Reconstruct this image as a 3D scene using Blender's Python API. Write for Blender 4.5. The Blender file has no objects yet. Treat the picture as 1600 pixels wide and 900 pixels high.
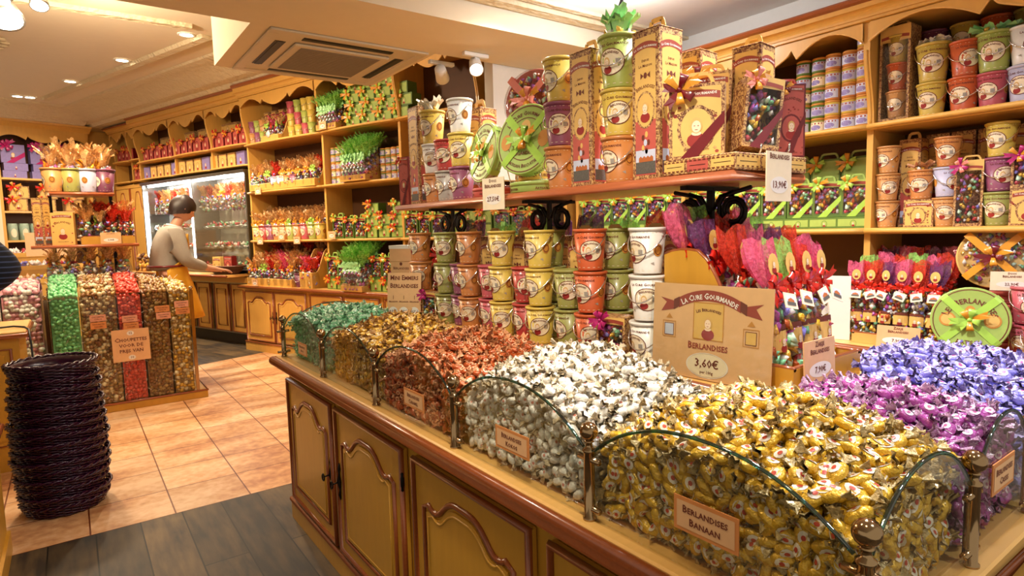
import bpy, math, random
from math import sin, cos, pi, radians, sqrt
from mathutils import Vector, Matrix, noise
random.seed(7)
S = bpy.context.scene
COL = S.collection

# ------------------------------------------------------------------ camera
EYE = 1.3
PITCH, ROLL, YAW = .095413, -.0258575, .6265186
MR = .3258945                     # rotation of the back-left wall frame
fw = Vector((sin(YAW)*cos(PITCH), cos(YAW)*cos(PITCH), -sin(PITCH)))
rt = Vector((cos(YAW), -sin(YAW), 0)); up = rt.cross(fw)
r2 = rt*cos(ROLL) + up*sin(ROLL); u2 = -rt*sin(ROLL) + up*cos(ROLL)
cam = bpy.data.cameras.new('camera'); cam.sensor_width = 36; cam.lens = 951.08/1600*36
cam.clip_start = .02; cam.clip_end = 60
co = bpy.data.objects.new('camera', cam); COL.objects.link(co)
mw = Matrix((r2, u2, -fw)).transposed().to_4x4(); mw.translation = (0, 0, EYE)
co.matrix_world = mw
S.camera = co

# ------------------------------------------------------------------ light and exposure
S.view_settings.view_transform = 'Standard'; S.view_settings.look = 'None'
S.view_settings.exposure = 0.82; S.view_settings.gamma = 1; S.view_settings.use_curve_mapping = False
S.cycles.max_bounces = 6; S.cycles.diffuse_bounces = 3; S.cycles.glossy_bounces = 3
S.cycles.transmission_bounces = 4; S.cycles.transparent_max_bounces = 12
S.cycles.caustics_reflective = False; S.cycles.caustics_refractive = False
S.cycles.use_adaptive_sampling = True; S.cycles.use_denoising = True
W = bpy.data.worlds.new('world'); S.world = W; W.use_nodes = True
W.node_tree.nodes['Background'].inputs[0].default_value = (1, .86, .68, 1)
W.node_tree.nodes['Background'].inputs[1].default_value = .34

def lamp(name, kind, loc, energy, color, size=.08, spot=None, aim=None):
    d = bpy.data.lights.new(name, kind); d.energy = energy; d.color = color
    if kind == 'AREA': d.shape = 'DISK'; d.size = size
    else: d.shadow_soft_size = size
    if spot: d.spot_size = radians(spot); d.spot_blend = .8
    o = bpy.data.objects.new(name, d); COL.objects.link(o); o.location = loc
    a = Vector(aim) - Vector(loc) if aim else Vector((0, 0, -1))
    o.rotation_euler = a.to_track_quat('-Z', 'Y').to_euler()
    return o
WARM = (1, .80, .56); COOL = (.93, .95, 1); MID = (1, .90, .74)
# ------------------------------------------------------------------ helpers
def lin(h):
    h = h.lstrip('#'); c = [int(h[i:i+2], 16)/255 for i in (0, 2, 4)]
    return tuple((x/12.92 if x < .04045 else ((x+.055)/1.055)**2.4) for x in c) + (1,)

MATS = {}
def mat(name, col, rough=.5, metal=0, var=.12, scale=30, bump=0, coat=0, alpha=None, emit=None, spec=.5, stretch=None):
    """plain painted / printed / foil surface with a little procedural variation"""
    if name in MATS: return MATS[name]
    m = bpy.data.materials.new(name); m.use_nodes = True; nt = m.node_tree; b = nt.nodes['Principled BSDF']
    c = lin(col) if isinstance(col, str) else col
    tc = nt.nodes.new('ShaderNodeTexCoord'); mp = nt.nodes.new('ShaderNodeMapping')
    if stretch: mp.inputs['Scale'].default_value = stretch
    nz = nt.nodes.new('ShaderNodeTexNoise'); nz.inputs['Scale'].default_value = scale; nz.inputs['Detail'].default_value = 3
    nt.links.new(tc.outputs['Object'], mp.inputs[0]); nt.links.new(mp.outputs[0], nz.inputs['Vector'])
    r = nt.nodes.new('ShaderNodeMix'); r.data_type = 'RGBA'
    r.inputs['A'].default_value = tuple(x*(1-var) for x in c[:3]) + (1,)
    r.inputs['B'].default_value = tuple(min(1, x*(1+var)) for x in c[:3]) + (1,)
    nt.links.new(nz.outputs[0], r.inputs['Factor']); nt.links.new(r.outputs['Result'], b.inputs['Base Color'])
    b.inputs['Roughness'].default_value = rough; b.inputs['Metallic'].default_value = metal
    b.inputs['Coat Weight'].default_value = coat; b.inputs['Coat Roughness'].default_value = .15
    b.inputs['Specular IOR Level'].default_value = spec
    if bump:
        bp = nt.nodes.new('ShaderNodeBump'); bp.inputs['Strength'].default_value = bump; bp.inputs['Distance'].default_value = .01
        nt.links.new(nz.outputs[0], bp.inputs['Height']); nt.links.new(bp.outputs[0], b.inputs['Normal'])
    if emit:
        b.inputs['Emission Color'].default_value = c; b.inputs['Emission Strength'].default_value = emit
    if alpha is not None: b.inputs['Alpha'].default_value = alpha
    MATS[name] = m; return m

def glassmat(name, tint, refl=.12, rough=.02):
    m = bpy.data.materials.new(name); m.use_nodes = True; nt = m.node_tree; nt.nodes.clear()
    o = nt.nodes.new('ShaderNodeOutputMaterial'); t = nt.nodes.new('ShaderNodeBsdfTransparent'); g = nt.nodes.new('ShaderNodeBsdfGlossy')
    nz = nt.nodes.new('ShaderNodeTexNoise'); nz.inputs['Scale'].default_value = 6
    mr = nt.nodes.new('ShaderNodeMapRange'); mr.inputs['To Min'].default_value = rough; mr.inputs['To Max'].default_value = rough+.05
    nt.links.new(nz.outputs[0], mr.inputs['Value']); nt.links.new(mr.outputs[0], g.inputs['Roughness'])
    t.inputs[0].default_value = tint; x = nt.nodes.new('ShaderNodeMixShader')
    lw = nt.nodes.new('ShaderNodeLayerWeight'); lw.inputs[0].default_value = .35
    ml = nt.nodes.new('ShaderNodeMath'); ml.operation = 'MULTIPLY_ADD'; ml.inputs[1].default_value = .22; ml.inputs[2].default_value = refl*.35
    nt.links.new(lw.outputs['Fresnel'], ml.inputs[0]); nt.links.new(ml.outputs[0], x.inputs[0])
    nt.links.new(t.outputs[0], x.inputs[1]); nt.links.new(g.outputs[0], x.inputs[2]); nt.links.new(x.outputs[0], o.inputs[0])
    MATS[name] = m; return m

def filmmat(name, col, dens=.5):
    """tinted cellophane: part clear, part coloured sheen"""
    m = bpy.data.materials.new(name); m.use_nodes = True; nt = m.node_tree; b = nt.nodes['Principled BSDF']; o = nt.nodes['Material Output']
    t = nt.nodes.new('ShaderNodeBsdfTransparent'); t.inputs[0].default_value = tuple(.5+.5*x for x in col[:3])+(1,)
    nz = nt.nodes.new('ShaderNodeTexNoise'); nz.inputs['Scale'].default_value = 14
    mr = nt.nodes.new('ShaderNodeMapRange'); mr.inputs['From Min'].default_value = .35; mr.inputs['From Max'].default_value = .65; mr.inputs['To Min'].default_value = dens-.2; mr.inputs['To Max'].default_value = dens+.2
    b.inputs['Base Color'].default_value = col; b.inputs['Roughness'].default_value = .18; b.inputs['Coat Weight'].default_value = .5
    bp = nt.nodes.new('ShaderNodeBump'); bp.inputs['Strength'].default_value = .6; bp.inputs['Distance'].default_value = .004; nt.links.new(nz.outputs[0], bp.inputs['Height']); nt.links.new(bp.outputs[0], b.inputs['Normal'])
    x = nt.nodes.new('ShaderNodeMixShader'); nt.links.new(nz.outputs[0], mr.inputs['Value']); nt.links.new(mr.outputs[0], x.inputs[0])
    nt.links.new(t.outputs[0], x.inputs[1]); nt.links.new(b.outputs[0], x.inputs[2]); nt.links.new(x.outputs[0], o.inputs[0])
    MATS[name] = m; return m

class MB:
    """collects shapes, then links them as ONE mesh object"""
    def __init__(s): s.v = []; s.f = []; s.m = []; s.sm = []
    def add(s, vs, fs, mi=0, M=None, smooth=False):
        o = len(s.v)
        s.v += [tuple(M @ Vector(p)) for p in vs] if M else [tuple(p) for p in vs]
        for i, f in enumerate(fs):
            s.f.append([o+k for k in f]); s.m.append(mi[i] if isinstance(mi, list) else mi); s.sm.append(smooth)
        return s
    def box(s, x0, x1, y0, y1, z0, z1, mi=0, M=None, bev=0):
        if bev:
            b = min(bev, (x1-x0)/2.01, (y1-y0)/2.01, (z1-z0)/2.01); vs = []; idx = {}
            for ix in (0, 1):
                for iy in (0, 1):
                    for iz in (0, 1):
                        X = (x0, x1)[ix]; Y = (y0, y1)[iy]; Z = (z0, z1)[iz]
                        sx = b*(1-2*ix); sy = b*(1-2*iy); sz = b*(1-2*iz)
                        for a, p in enumerate(((X, Y+sy, Z+sz), (X+sx, Y, Z+sz), (X+sx, Y+sy, Z))):
                            idx[ix, iy, iz, a] = len(vs); vs.append(p)
            f = []
            for a in range(3):
                for d in (0, 1):
                    q = []
                    for (p, r) in ((0, 0), (1, 0), (1, 1), (0, 1)):
                        k = [p, r]; k.insert(a, d); q.append(idx[k[0], k[1], k[2], a])
                    flip = (d == 0) if a != 1 else (d == 1)
                    f.append(q[::-1] if flip else q)
            for a, b2 in ((0, 1), (0, 2), (1, 2)):
                c = 3-a-b2
                for da in (0, 1):
                    for db in (0, 1):
                        k0 = [0]*3; k0[a] = da; k0[b2] = db; k1 = list(k0); k1[c] = 1
                        q = [idx[(*k0, a)], idx[(*k1, a)], idx[(*k1, b2)], idx[(*k0, b2)]]
                        f.append(q)
            for ix in (0, 1):
                for iy in (0, 1):
                    for iz in (0, 1): f.append([idx[ix, iy, iz, a] for a in range(3)])
            return s.add(vs, f, mi, M)
        vs = [(x, y, z) for z in (z0, z1) for y in (y0, y1) for x in (x0, x1)]
        return s.add(vs, [(0, 2, 3, 1), (4, 5, 7, 6), (0, 1, 5, 4), (2, 6, 7, 3), (0, 4, 6, 2), (1, 3, 7, 5)], mi, M)
    def lathe(s, prof, n=20, mi=0, M=None, smooth=True, caps=True, sx=1, sy=1):
        vs = [(r*cos(2*pi*k/n)*sx, r*sin(2*pi*k/n)*sy, z) for r, z in prof for k in range(n)]
        fs = [(i*n+k, i*n+(k+1) % n, (i+1)*n+(k+1) % n, (i+1)*n+k) for i in range(len(prof)-1) for k in range(n)]
        mm = [mi[i] for i in range(len(prof)-1) for k in range(n)] if isinstance(mi, list) else [mi]*len(fs)
        if caps:
            fs = fs + [tuple(range(n))[::-1], tuple((len(prof)-1)*n+k for k in range(n))]
            mm += [mm[0], mm[-1]]
        return s.add(vs, fs, mm, M, smooth)
    def tube(s, pts, r, n=6, mi=0, M=None, closed=False, sx=1, smooth=True):
        P = [Vector(p) for p in pts]; vs = []; N = len(P); nrm = None
        for i, p in enumerate(P):
            t = (P[(i+1) % N]-P[i-1]) if closed else (P[min(i+1, N-1)]-P[max(i-1, 0)])
            t.normalize()
            if nrm is None:
                nrm = t.cross(Vector((0, 0, 1)) if abs(t.z) < .9 else Vector((1, 0, 0)))
            nrm = (nrm - t*nrm.dot(t)).normalized(); b = t.cross(nrm)
            rr = r[i] if isinstance(r, (list, tuple)) else r
            for k in range(n):
                a = 2*pi*(k+.5)/n; vs.append(p + nrm*(cos(a)*rr*sx) + b*(sin(a)*rr))
        fs = [(i*n+k, i*n+(k+1) % n, ((i+1) % N)*n+(k+1) % n, ((i+1) % N)*n+k) for i in range(N if closed else N-1) for k in range(n)]
        if not closed: fs += [tuple(range(n))[::-1], tuple((N-1)*n+k for k in range(n))]
        return s.add(vs, fs, mi, M, smooth)
    def prism(s, poly, d0, d1, ax='x', mi=0, M=None):
        """extrude 2-D polygon along an axis; poly = (y,z) for x, (x,z) for y, (x,y) for z"""
        def P(a, b, d): return {'x': (d, a, b), 'y': (a, d, b), 'z': (a, b, d)}[ax]
        n = len(poly); vs = [P(a, b, d0) for a, b in poly] + [P(a, b, d1) for a, b in poly]
        fs = [(k, (k+1) % n, n+(k+1) % n, n+k) for k in range(n)] + [tuple(range(n))[::-1], tuple(range(n, 2*n))]
        return s.add(vs, fs, mi, M)
    def ball(s, c, r, mi=0, n=10, M=None, sz=1):
        pr = [(max(1e-4, r*sin(pi*i/(n//2))), -r*sz*cos(pi*i/(n//2))) for i in range(n//2+1)]
        T = Matrix.Translation(c); return s.lathe(pr, n, mi, M @ T if M else T, caps=False)
    def mesh(s, name):
        me = bpy.data.meshes.new(name); me.from_pydata(s.v, [], s.f)
        me.polygons.foreach_set('material_index', s.m); me.polygons.foreach_set('use_smooth', s.sm)
        me.update(); return me
    def build(s, name, mats, parent=None, loc=None, rz=0, rot=None):
        me = s.mesh(name)
        for m in (mats if isinstance(mats, (list, tuple)) else [mats]): me.materials.append(m if not isinstance(m, str) else MATS[m])
        return link(name, me, parent, loc, rz, rot)

def link(name, me, parent=None, loc=None, rz=0, rot=None):
    o = bpy.data.objects.new(name, me); COL.objects.link(o)
    if parent: o.parent = parent
    if loc: o.location = loc
    o.rotation_euler = rot or (0, 0, rz); return o

def tag(o, label=None, cat=None, group=None, kind=None):
    if label: o['label'] = label
    if cat: o['category'] = cat
    if group: o['group'] = group
    if kind: o['kind'] = kind
    return o
def thing(name, label, cat, loc=(0, 0, 0), rz=0, group=None, rot=None):
    o = bpy.data.objects.new(name, None); COL.objects.link(o); o.empty_display_size = .05
    o.location = loc; o.rotation_euler = rot or (0, 0, rz); return tag(o, label, cat, group)
def struct(o): o['kind'] = 'structure'; return o
def dup(root, loc, rz=0, label=None, group=None, rot=None, sc=None, swap=None):
    """copy of a thing, its parts and sub-parts; swap = {slot: material} on object level"""
    kids = {}
    def cp(o, par):
        c = o.copy(); COL.objects.link(c); c.parent = par
        if swap and c.type == 'MESH':
            for i, sl in enumerate(c.material_slots):
                k = sl.material.name if sl.material else ''
                if k in swap: sl.link = 'OBJECT'; sl.material = swap[k]
        for ch in KIDS.get(o.name, []): cp(ch, c)
        return c
    def index(o):
        if o.name not in KIDS: KIDS[o.name] = list(o.children)
        for ch in KIDS[o.name]: index(ch)
    index(root)
    r = cp(root, None); r.location = loc; r.rotation_euler = rot or (0, 0, rz)
    if sc: r.scale = sc if isinstance(sc, (tuple, list)) else (sc,)*3
    if label: r['label'] = label
    if group: r['group'] = group
    elif 'group' in r and group is False: del r['group']
    return r
KIDS = {}

class Proto:
    """first place() moves the original, later ones copy it"""
    def __init__(s, root): s.root = root; s.used = False
    def place(s, loc, rz=0, label=None, group=None, rot=None, sc=None, swap=None):
        if not s.used and not swap:
            s.used = True; r = s.root; r.location = loc; r.rotation_euler = rot or (0, 0, rz)
            if sc: r.scale = sc if isinstance(sc, (tuple, list)) else (sc,)*3
            if label: r['label'] = label
            if group: r['group'] = group
            return r
        r = dup(s.root, loc, rz, label, group, rot, sc, swap)
        return r
    def drop(s):
        if not s.used:
            def rm(o):
                for c in list(o.children): rm(c)
                bpy.data.objects.remove(o)
            rm(s.root)
PROTOS = []
def proto(root): p = Proto(root); PROTOS.append(p); return p

def at(F, x, y, z):
    """point in a frame: 'W' world, 'M' (x = away from the shop, y = along the wall)"""
    if F == 'M': return (cos(MR)*x - sin(MR)*y, sin(MR)*x + cos(MR)*y, z)
    return (x, y, z)
def ang(F): return MR if F == 'M' else 0

# --- text, as flat 2-D triangles
TXT = {}
def text2d(body, small=True):
    if (body, small) in TXT: return TXT[body, small]
    c = bpy.data.curves.new('t', 'FONT'); c.body = body; c.size = 1; c.resolution_u = 1; c.align_x = 'CENTER'; c.align_y = 'CENTER'
    c.small_caps_scale = .80; c.offset = .018
    if small:
        for ch in c.body_format: ch.use_small_caps = True
    o = bpy.data.objects.new('t', c); me = bpy.data.meshes.new_from_object(o)
    r = ([(v.co.x, v.co.y) for v in me.vertices], [tuple(p.vertices) for p in me.polygons])
    bpy.data.objects.remove(o); bpy.data.curves.remove(c); bpy.data.meshes.remove(me)
    TXT[body, small] = r; return r

class Dec:
    """flat print laid on a surface; f(s, t, lift) -> point"""
    def __init__(s, mb, f, mir=1): s.mb = mb; s.f = f
    def grid(s, fn, nu, nv, mi, l):
        vs = [s.f(*fn(i/nu, j/nv), l*.00035) for j in range(nv+1) for i in range(nu+1)]
        s.mb.add(vs, [(j*(nu+1)+i, j*(nu+1)+i+1, (j+1)*(nu+1)+i+1, (j+1)*(nu+1)+i) for j in range(nv) for i in range(nu)], mi)
    def rect(s, x0, x1, y0, y1, mi, l=1, n=6): s.grid(lambda a, b: (x0+(x1-x0)*a, y0+(y1-y0)*b), n, 1, mi, l)
    def ell(s, cx, cy, rx, ry, mi, l=1, n=16, inner=0, a0=0, a1=2*pi):
        s.grid(lambda a, b: (cx+rx*(inner+(1-inner)*b)*cos(a0+(a1-a0)*a), cy+ry*(inner+(1-inner)*b)*sin(a0+(a1-a0)*a)), n, 1 if inner else 2, mi, l)
    def frame(s, x0, x1, y0, y1, w, mi, l=1):
        s.rect(x0, x1, y0, y0+w, mi, l); s.rect(x0, x1, y1-w, y1, mi, l); s.rect(x0, x0+w, y0+w, y1-w, mi, l, 1); s.rect(x1-w, x1, y0+w, y1-w, mi, l, 1)
    def poly(s, pts, mi, l=1): s.mb.add([s.f(x, y, l*.00035) for x, y in pts], [tuple(range(len(pts)))], mi)
    def band(s, x0, x1, yc, h, w, mi, l=1, n=10):
        """arched banner"""
        s.grid(lambda a, b: (x0+(x1-x0)*a, yc + h*(1-(2*a-1)**2) + w*(b-.5)), n, 1, mi, l)
    def text(s, body, cx, cy, size, mi, l=2, arc=None, small=True, wmax=None, rot=0):
        vs, fs = text2d(body, small)
        if not vs: return
        w = max(abs(v[0]) for v in vs)*2*size; k = min(1, wmax/w) if wmax else 1
        out = []
        for x, y in vs:
            x *= size*k; y *= size
            if arc and arc > 0: a = x/arc; x, y = (arc+y)*sin(a), (arc+y)*cos(a)-arc
            elif arc: R = -arc; a = x/R; x, y = (R-y)*sin(a), R-(R-y)*cos(a)
            if rot: x, y = x*cos(rot)-y*sin(rot), x*sin(rot)+y*cos(rot)
            out.append(s.f(cx+x, cy+y, l*.00035))
        s.mb.add(out, fs, mi)
    def girl(s, cx, cy, k, face, hair, dress, bg=None, l=1):
        """small portrait vignette: oval ground, red dress with collar, face, fair hair"""
        if bg is not None: s.ell(cx, cy, .62*k, .85*k, bg, l)
        s.ell(cx, cy-.55*k, .42*k, .34*k, dress, l+1, 12)
        s.ell(cx, cy-.24*k, .22*k, .10*k, face, l+2, 10)
        s.ell(cx, cy+.12*k, .27*k, .36*k, hair, l+3, 12)
        s.ell(cx, cy+.06*k, .20*k, .27*k, face, l+4, 12)
        s.rect(cx-.11*k, cx-.05*k, cy+.08*k, cy+.11*k, dress, l+5, 1); s.rect(cx+.05*k, cx+.11*k, cy+.08*k, cy+.11*k, dress, l+5, 1)
        s.rect(cx-.06*k, cx+.06*k, cy-.09*k, cy-.065*k, dress, l+5, 1)
def front(x, z0=0, y0=0):
    """print map for a face looking along -x: s to the viewer's right (-y)"""
    return lambda a, b, l: (x-l, y0-a, z0+b)
def side(y, z0=0, x0=0):
    """print map for a face looking along -y: s to the viewer's right (+x)"""
    return lambda a, b, l: (x0+a, y-l, z0+b)
# ------------------------------------------------------------------ materials
mat('yellow_wood', '#C8932F', .42, var=.10, scale=7, stretch=(6, 6, 1), coat=.25)
mat('pine', '#E0B064', .4, var=.10, scale=9, stretch=(1, 8, 8), coat=.3)
mat('wall_wood', '#D9A550', .45, var=.10, scale=7, stretch=(5, 5, 1), coat=.15)
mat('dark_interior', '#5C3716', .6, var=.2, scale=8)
mat('red_wood', '#90481E', .3, var=.22, scale=14, stretch=(1, 10, 10), coat=.5)
mat('shelf_wood', '#A85A34', .35, var=.2, scale=14, stretch=(10, 1, 10), coat=.4)
mat('black', '#0B0908', .5); mat('iron', '#1A1412', .45, metal=.6)
mat('brass', '#A98E6A', .14, metal=1, var=.05); mat('chrome', '#E8E8EC', .1, metal=1, var=.02)
mat('steel', '#8E8C88', .3, metal=1, var=.1)
mat('plaster', '#E6D8BE', .9, var=.03, scale=14); mat('white_paint', '#EFECE4', .8, var=.03)
mat('ac_plastic', '#CFC3AC', .6, var=.03); mat('ac_dark', '#8A7F70', .7, var=.1)
mat('lamp_glow', '#FFF4DC', .5, emit=14); mat('tube_glow', '#F4F8FF', .5, emit=9)
mat('paper', '#E6B684', .6, var=.08, scale=40); mat('paper_light', '#F3E3C4', .5, var=.05, scale=60); mat('paper_orange', '#D98D4E', .5, var=.1, scale=60)
mat('paper_pink', '#E3A184', .5, var=.06); mat('print_brown', '#6E2E1C', .6, var=.05); mat('print_red', '#9B4030', .5, var=.08); mat('oval_white', '#F2EBE2', .5, var=.02)
mat('ink', '#4A2A22', .6); mat('skin_print', '#F3D9BC', .6); mat('hair_print', '#D9AE66', .6); mat('dress_print', '#97241E', .6)
mat('gold_print', '#C98A3A', .5, var=.1); mat('box_cream', '#E3B765', .5, var=.12, scale=25); mat('box_red', '#C0574C', .5, var=.15, scale=30)
mat('box_border', '#8A5636', .55, var=.45, scale=260); mat('box_dark', '#452015', .55, var=.35, scale=120)
mat('land_sky', '#C9CFE6', .6); mat('land_roof', '#B4622E', .6); mat('land_field', '#5A5650', .6, var=.5, scale=200)
mat('green_box', '#A3BC5E', .4, var=.12, scale=40, coat=.3); mat('green_dark', '#5C7B34', .45, var=.2, scale=90)
mat('purple_box', '#8C7FB8', .45, var=.15, scale=40); mat('magenta', '#B01468', .35, var=.15, coat=.4)
mat('burgundy', '#6E0E18', .3, var=.15, coat=.4); mat('gold_ribbon', '#E0962A', .3, var=.12, coat=.4)
mat('red_ribbon', '#C81E12', .28, var=.15, coat=.5); mat('pink_ribbon', '#E8897A', .3, var=.1, coat=.4); mat('lime_ribbon', '#A9D455', .3, var=.12, coat=.4)
mat('mint', '#A6E09A', .35, var=.25, scale=40, coat=.4); mat('orange_foil', '#E07A3C', .35, var=.2, coat=.4)
mat('apron', '#E0A324', .7, var=.08); mat('sweater', '#A39C92', .9, var=.08, scale=80); mat('jeans', '#28384F', .8); mat('skin', '#D9A184', .5, var=.04)
mat('hair', '#2A1B16', .45, var=.2, scale=60, stretch=(1, 1, .2)); mat('navy', '#101626', .8); mat('stripe', '#55688C', .8); mat('collar', '#E8E8EA', .7)
mat('wicker', '#30041F', .3, var=.5, scale=60, coat=.25, spec=.35)
mat('basket_brown', '#5B3319', .5, var=.35, scale=90)
glassmat('glass', (.965, .97, .94, 1), .02); glassmat('glass_edge', (.10, .34, .30, 1), .5); glassmat('film', (.96, .95, .95, 1), .25, .08)
for n_, c_ in (('film_pink', '#E86A92'), ('film_red', '#D8402A'), ('film_green', '#A6DC74'), ('film_purple', '#7A3F72'), ('film_peach', '#E9B878')):
    filmmat(n_, lin(c_), .48)
filmmat('film_tan', lin('#D9B27C'), .5)
BUCKET = dict(orange='#C27C40', pumpkin='#C85C30', yellow='#CDAF4C', olive='#94924A', plum='#8C4A66', rose='#B8505A', red='#A8342E', tan='#C48A50', white='#E4DFD8', grey='#A39A90', purple='#6E3450', lime='#A3AC52', lilac='#B7B4CC')
for k, c in BUCKET.items(): mat('bucket_'+k, c, .42, var=.08, scale=60, coat=.25)

def patterned(name, cols, scale):
    m = mat(name, cols[0], .5); nt = m.node_tree; b = nt.nodes['Principled BSDF']; N = nt.nodes.new; L = nt.links.new
    tc = N('ShaderNodeTexCoord'); v = N('ShaderNodeTexVoronoi'); v.inputs['Scale'].default_value = scale; v.feature = 'F1'; nz = N('ShaderNodeTexNoise'); nz.inputs['Scale'].default_value = scale*.55
    mx = N('ShaderNodeMath'); mx.operation = 'MULTIPLY'; L(tc.outputs['Object'], v.inputs['Vector']); L(tc.outputs['Object'], nz.inputs['Vector']); L(v.outputs['Distance'], mx.inputs[0]); mx.inputs[1].default_value = .55
    ad = N('ShaderNodeMath'); L(mx.outputs[0], ad.inputs[0]); L(nz.outputs[0], ad.inputs[1]); cr = N('ShaderNodeValToRGB'); cr.color_ramp.interpolation = 'CONSTANT'; e = cr.color_ramp.elements
    e[0].color = lin(cols[0]); e[1].color = lin(cols[1]); e[1].position = .66
    for q, c in enumerate(cols[2:]): cr.color_ramp.elements.new(.74+.07*q).color = lin(c)
    L(ad.outputs[0], cr.inputs[0]); L(cr.outputs[0], b.inputs['Base Color'])
patterned('box_border', ('#5E2A20', '#A87A4A', '#7E4630', '#CBA468'), 210)
patterned('box_dark', ('#35140F', '#6A3A22', '#4A1612', '#8A6238'), 90)

# floor: terracotta tiles beyond a line, dark planks on this side
def floor_mat(kind):
    m = bpy.data.materials.new('floor_'+kind); m.use_nodes = True; nt = m.node_tree; b = nt.nodes['Principled BSDF']; N = nt.nodes.new; L = nt.links.new
    tc = N('ShaderNodeTexCoord'); mp = N('ShaderNodeMapping'); L(tc.outputs['Object'], mp.inputs[0])
    br = N('ShaderNodeTexBrick'); br.inputs['Bias'].default_value = 0
    nz = N('ShaderNodeTexNoise'); nz.inputs['Detail'].default_value = 5; nz2 = N('ShaderNodeTexNoise'); nz2.inputs['Detail'].default_value = 4
    m2 = N('ShaderNodeMapping'); L(tc.outputs['Object'], m2.inputs[0]); L(m2.outputs[0], nz.inputs['Vector']); L(tc.outputs['Object'], nz2.inputs['Vector'])
    cr = N('ShaderNodeValToRGB'); e = cr.color_ramp.elements
    if kind == 'tile':
        mp.inputs['Location'].default_value = (.0195, .145, 0)
        br.offset = 0; br.squash = 1; br.inputs['Scale'].default_value = 1; br.inputs['Brick Width'].default_value = .335; br.inputs['Row Height'].default_value = .335
        br.inputs['Mortar Size'].default_value = .0035; br.inputs['Mortar'].default_value = lin('#8A5A38')
        br.inputs['Color1'].default_value = (.85, .85, .85, 1); br.inputs['Color2'].default_value = (1.12, 1.12, 1.12, 1)
        m2.inputs['Scale'].default_value = (.8, 1.9, 1); nz.inputs['Scale'].default_value = 2.2; nz2.inputs['Scale'].default_value = 24
        e[0].color = lin('#A86C42'); e[0].position = .36; e[1].color = lin('#E6C198'); e[1].position = .62; cr.color_ramp.elements.new(.48).color = lin('#CE9A68')
    else:
        mp.inputs['Rotation'].default_value = (0, 0, pi/2)
        br.offset = .37; br.inputs['Scale'].default_value = 1; br.inputs['Brick Width'].default_value = 1.9; br.inputs['Row Height'].default_value = .17
        br.inputs['Mortar Size'].default_value = .003; br.inputs['Mortar'].default_value = lin('#1A1410')
        br.inputs['Color1'].default_value = (.6, .6, .62, 1); br.inputs['Color2'].default_value = (1.4, 1.35, 1.25, 1)
        m2.inputs['Scale'].default_value = (6, .9, 1); nz.inputs['Scale'].default_value = 4; nz2.inputs['Scale'].default_value = 2.6
        e[0].color = lin('#221D1C'); e[0].position = .38; e[1].color = lin('#75603F'); e[1].position = .75
    L(mp.outputs[0], br.inputs['Vector'])
    mx = N('ShaderNodeMix'); mx.data_type = 'FLOAT'; mx.inputs['Factor'].default_value = .3 if kind == 'tile' else .45
    L(nz.outputs[0], mx.inputs['A']); L(nz2.outputs[0], mx.inputs['B']); L(mx.outputs['Result'], cr.inputs[0])
    mu = N('ShaderNodeMix'); mu.data_type = 'RGBA'; mu.blend_type = 'MULTIPLY'; mu.inputs['Factor'].default_value = 1
    L(cr.outputs[0], mu.inputs['A']); L(br.outputs['Color'], mu.inputs['B']); L(mu.outputs['Result'], b.inputs['Base Color'])
    bp = N('ShaderNodeBump'); bp.inputs['Strength'].default_value = .35; bp.inputs['Distance'].default_value = .004; bp.invert = True
    L(br.outputs['Fac'], bp.inputs['Height']); L(bp.outputs[0], b.inputs['Normal'])
    b.inputs['Roughness'].default_value = .45 if kind == 'tile' else .6; b.inputs['Coat Weight'].default_value = 0
    MATS[m.name] = m; return m
floor_mat('tile'); floor_mat('plank')
# carved plaster
def carved(name, col, sc, st):
    m = mat(name, col, .85, var=.06, scale=sc, bump=1.0, stretch=st)
    for n in m.node_tree.nodes:
        if n.type == 'BUMP': n.inputs['Distance'].default_value = .03
carved('carved_plaster', '#DCCBA8', 14, (1, 2.2, 1))
# ------------------------------------------------------------------ the room
def slab(name, x0, x1, y0, y1, z0, z1, m, F='W'):
    b = MB(); b.box(x0, x1, y0, y1, z0, z1); return struct(b.build(name, m, rz=ang(F)))
U0 = 6.2
b = MB(); b.prism([(-8, 3.205), (7, 3.205), (7, 6)] + [at('M', 6, U0, 0)[:2], at('M', -9, U0, 0)[:2]], -.05, 0, 'z')
fl = struct(b.build('floor', 'floor_tile'))
f2 = struct((lambda q: (q.box(-5, 7, -1.5, 3.203, -.05, 0), q.build('floor', 'floor_plank'))[1])(MB()))
b = MB(); b.box(-9, 6, U0+.002, 12, -.05, 0); struct(b.build('floor', 'floor_plank', rz=MR))
# ceilings: low one over the display, dropped beam, high one of the far room
CN = 2.54
slab('ceiling', -4, 5.2, -1.5, 2.84, CN, CN+.1, 'white_paint')
slab('ceiling', -4, 5.2, 2.84, 3.42, 2.40, 2.9, 'plaster')
slab('ceiling', .85, 1.935, 3.4205, 4.385, 2.402, 3.0, 'plaster')
slab('ceiling', -6, 7, 3.425, 16, 3.12, 3.22, 'plaster')
slab('trim_1', -4, 5.2, 2.66, 2.70, CN-.018, CN-.001, 'carved_plaster')
slab('trim_2', -4, 5.2, 2.74, 2.82, CN-.03, CN-.001, 'carved_plaster')
# walls
slab('wall_right', 3.42, 3.52, -1.5, 3.9, 0, 3.1, 'white_paint')
slab('wall_pillar', 2.37, 3.40, 3.43, 3.53, 1.64, 3.1, 'white_paint')
slab('wall_back', 4.36, 4.46, 1.2, 11, 0, 3.15, 'wall_wood', 'M')
slab('wall_left', -6, 4.355, 10.72, 10.82, 0, 3.15, 'wall_wood', 'M')
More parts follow.
